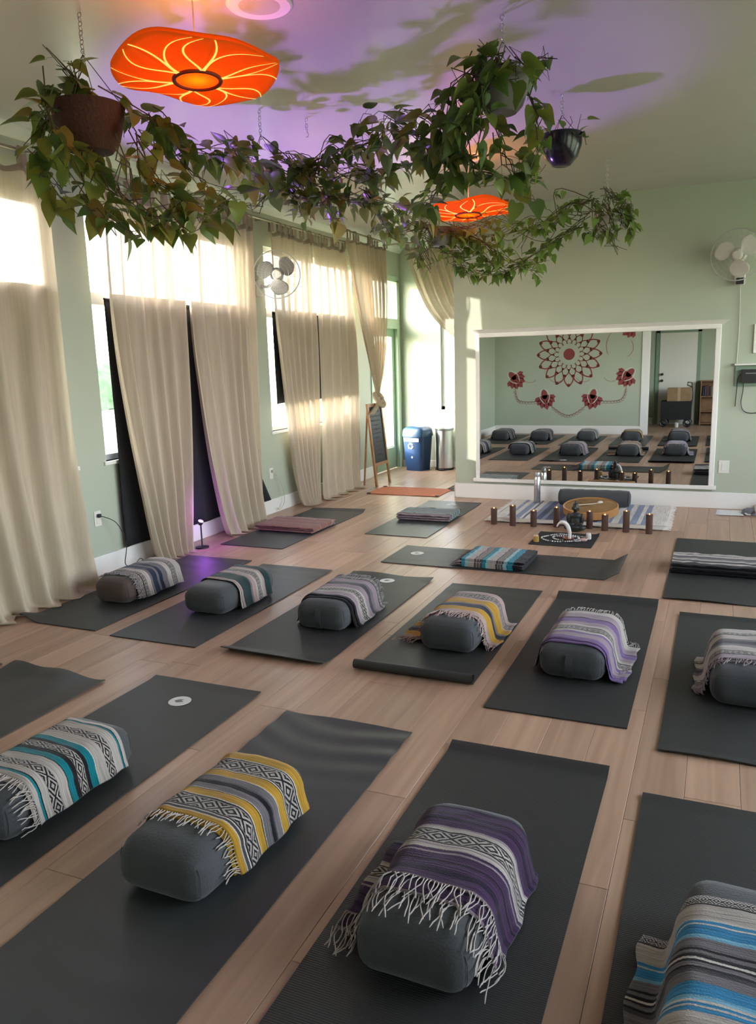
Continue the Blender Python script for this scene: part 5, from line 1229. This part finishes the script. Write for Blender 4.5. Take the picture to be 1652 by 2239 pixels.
# ================================================================== mural and back room (seen in the mirror)
MURAL = mat('mural_red', (.26,.045,.045), .6); MURL = mat('mural_line', (.30,.14,.11), .6); MURP = mat('mural_pale', (.66,.66,.58), .6)
mu = thing('wall_mural', 'red mandala painted on the green wall, seen in the mirror', 'mural', (-2.87, .85, 1.62))
YM_ = .0025
def poly(mb, pts): mb.add([(x, YM_, z) for x, z in pts], [tuple(range(len(pts)))]); return mb
def ribbon(mb, pts, w):
    vs = []; n = len(pts)
    for i, (x, z) in enumerate(pts):
        a = pts[max(0,i-1)]; b = pts[min(n-1,i+1)]; d = Vector((b[0]-a[0], b[1]-a[1])).normalized(); ww = w*(1 if 0 < i < n-1 else .3)
        vs += [(x-d.y*ww, YM_, z+d.x*ww), (x+d.y*ww, YM_, z-d.x*ww)]
    mb.add(vs, [(2*i, 2*i+1, 2*i+3, 2*i+2) for i in range(n-1)])
poly(MB(), [(.115*math.cos(2*PI*i/36), .115*math.sin(2*PI*i/36)) for i in range(36)]).build('center_disc', MURAL, mu, False)
for ring, (ri, ro, wd, n, ph) in enumerate([(.21,.33,.20,16,0),(.30,.46,.20,16,PI/16),(.42,.66,.19,16,0)]):
    pe = MB()
    for k in range(n):
        a = 2*PI*k/n+ph; e = lambda r, t: (r*math.cos(a+t), r*math.sin(a+t))
        tip = e(ro, 0); m_ = ri+(ro-ri)*.55
        for sg in (-1, 1):
            pts = [e(ri, sg*wd*.55), e(ri+(ro-ri)*.3, sg*wd*.95), e(m_, sg*wd*.75), e(ri+(ro-ri)*.8, sg*wd*.33), tip]
            ribbon(pe, [tuple(interp([(x, 0, z) for x, z in pts], i/10).xz) for i in range(11)], .006+.003*ring)
        poly(pe, [tip, e(ri+(ro-ri)*.8, wd*.33), e(ri+(ro-ri)*.70, 0), e(ri+(ro-ri)*.8, -wd*.33)])
    pe.build('petal_ring', MURAL, mu, False)
def lotus(cx, cz, ang, s):
    lo_ = MB(); R_ = lambda x, z: (cx+s*(x*math.cos(ang)-z*math.sin(ang)), cz+s*(x*math.sin(ang)+z*math.cos(ang)))
    for k in range(-3, 4):
        a = -PI/2+k*.40; r = .25-.02*abs(k)
        poly(lo_, [R_(0, .05), R_(r*.8*math.cos(a-.24), .05+r*.8*math.sin(a-.24)), R_(r*math.cos(a), .05+r*math.sin(a)), R_(r*.8*math.cos(a+.24), .05+r*.8*math.sin(a+.24))])
    poly(lo_, [R_(.05*math.cos(t), .06+.08*math.sin(t)) for t in [2*PI*i/16 for i in range(16)]])
    b = lo_.build('lotus', MURAL, mu, False)
    pl_ = MB()
    for sg in (-1, 1): ribbon(pl_, [R_(sg*(.02+.06*math.sin(PI*i/8)), .16-.26*i/8) for i in range(9)], .007)
    o = pl_.build('lotus_outline', MURP, b, False); o.location = (0, .002, 0)
lots = [(-1.25,.85,1.2),(-1.12,-.47,.75),(-.48,-.88,.20),(.48,-.88,-.20),(1.15,-.45,-.75),(1.2,.5,-1.3)]
for cx, cz, an in lots: lotus(cx, cz, an, 1.25)
ch = MB()
for (x0, z0, _), (x1, z1, _) in zip(lots[1:], lots[2:5]):
    mx_, mz_ = (x0+x1)/2, (z0+z1)/2; d = Vector((mx_, mz_)).normalized()*.30
    pts = [tuple(interp([(x0,0,z0-.06),(mx_+d.x,0,mz_+d.y-.06),(x1,0,z1-.06)], i/18).xz) for i in range(19)]
    ribbon(ch, pts, .005)
    for q in pts[4:15]: ribbon(ch, [(q[0]+.028*math.cos(t), q[1]-.02+.028*math.sin(t)) for t in [2*PI*i/10 for i in range(11)]], .004)
for x0 in (-.8,-.25,.3,.85): ribbon(ch, [(x0+.16*math.cos(t), -.42+.14*math.sin(t)) for t in [PI+.3+i*.25 for i in range(10)]], .004)
ribbon(ch, [(.95+.22*math.cos(t), .15+.3*math.sin(t)) for t in [PI*.6+i*.25 for i in range(9)]], .005); ribbon(ch, [(1.05+.2*math.cos(t), .1+.2*math.sin(t)) for t in [-1.2+i*.25 for i in range(9)]], .005)
ch.build('chain_line', MURL, mu, False)
# folding wagon with box
wg = thing('folding_wagon', 'black folding wagon before the white door, in the mirror', 'wagon', (-.87, -1.10, 0))
NYL = mat('black_nylon', (.014,.014,.015), .8, bump=(30,.4))
tb = MB()
for x0, x1, y0, y1 in ((-.31,-.295,-.2,.2),(.295,.31,-.2,.2),(-.295,.295,-.2,-.185),(-.295,.295,.185,.2)): tb.cbox(x0, x1, y0, y1, .16, .56, .004)
tb.cbox(-.295, .295, -.185, .185, .16, .175, .003); tb.build('bed', NYL, wg, False)
for x in (-.24, .24):
    for y in (-.215, .215): MB().torus((x, y, .09), .07, .02, axis='y', n=24, k=8).build('wheel', BKP, wg); 
MB().tube([(-.24,-.2,.09),(-.24,.2,.09)], .008, 6).build('axle', STEEL, wg); MB().tube([(.24,-.2,.09),(.24,.2,.09)], .008, 6).build('axle', STEEL, wg)
MB().tube([(.30,.1,.3),(.33,.1,.7),(.30,.1,.95),(.22,.1,.96),(.21,.1,.90),(.30,.1,.86)], .013, 8).build('handle', BKP, wg)
cb = thing('cardboard_box', 'brown cardboard box in the wagon, in the mirror', 'box', (-.82, -1.10, .178))
KR = mat('cardboard', (.30,.19,.10), .8, var=(10,.1)); MB().cbox(-.24, .24, -.16, .16, 0, .66, .004).build('carton', KR, cb, False); MB().cbox(-.03, .03, -.1605, .1615, .10, .661, .0005).build('tape', mat('tape_tan', (.45,.33,.2), .3), cb, False)
cu = MB().lathe([(.001,0),(.035,0),(.04,.01),(.042,.10),(.038,.10),(.036,.012),(.001,.01)], 20).build('white_cup', mat('ceramic_white', (.75,.74,.70), .3), None); cu.location = (-.84, -.84, .0); tag(cu, 'white cup standing before the wagon, in the mirror', 'cup')
sf_ = thing('wooden_shelf', 'low wooden shelf unit right of the white door, in the mirror', 'shelf', (-.16, -1.48, 0))
SW = mat('shelf_wood', (.30,.16,.08), .5, var=(12,.2))
for nm, b in (('side_panel', (-.24,-.22,-.15,.15,0,.96)), ('side_panel', (.22,.24,-.15,.15,0,.96)), ('top_panel', (-.25,.25,-.155,.155,.96,.98)), ('shelf_board', (-.22,.22,-.15,.15,.62,.64)), ('shelf_board', (-.22,.22,-.15,.15,.30,.32)), ('shelf_board', (-.22,.22,-.15,.15,.03,.05)), ('back_panel', (-.22,.22,-.15,-.14,.05,.96))):
    MB().cbox(*b, .003).build(nm, SW, sf_, False)
for k in range(5):
    b = MB().cbox(-.018, .018, -.09, .09, 0, .20+.02*(k % 3), .003).build('book', mat('book_%d' % k, [(.02,.02,.03),(.05,.06,.09),(.12,.03,.03),(.03,.05,.04),(.2,.18,.15)][k], .6), None, False)
    b.location = (-.34+.045*k, -1.45, .642); tag(b, ['black','slate blue','dark red','dark green','beige'][k] + ' book on the low wooden shelf, in the mirror', 'book', 'books on the low shelf')
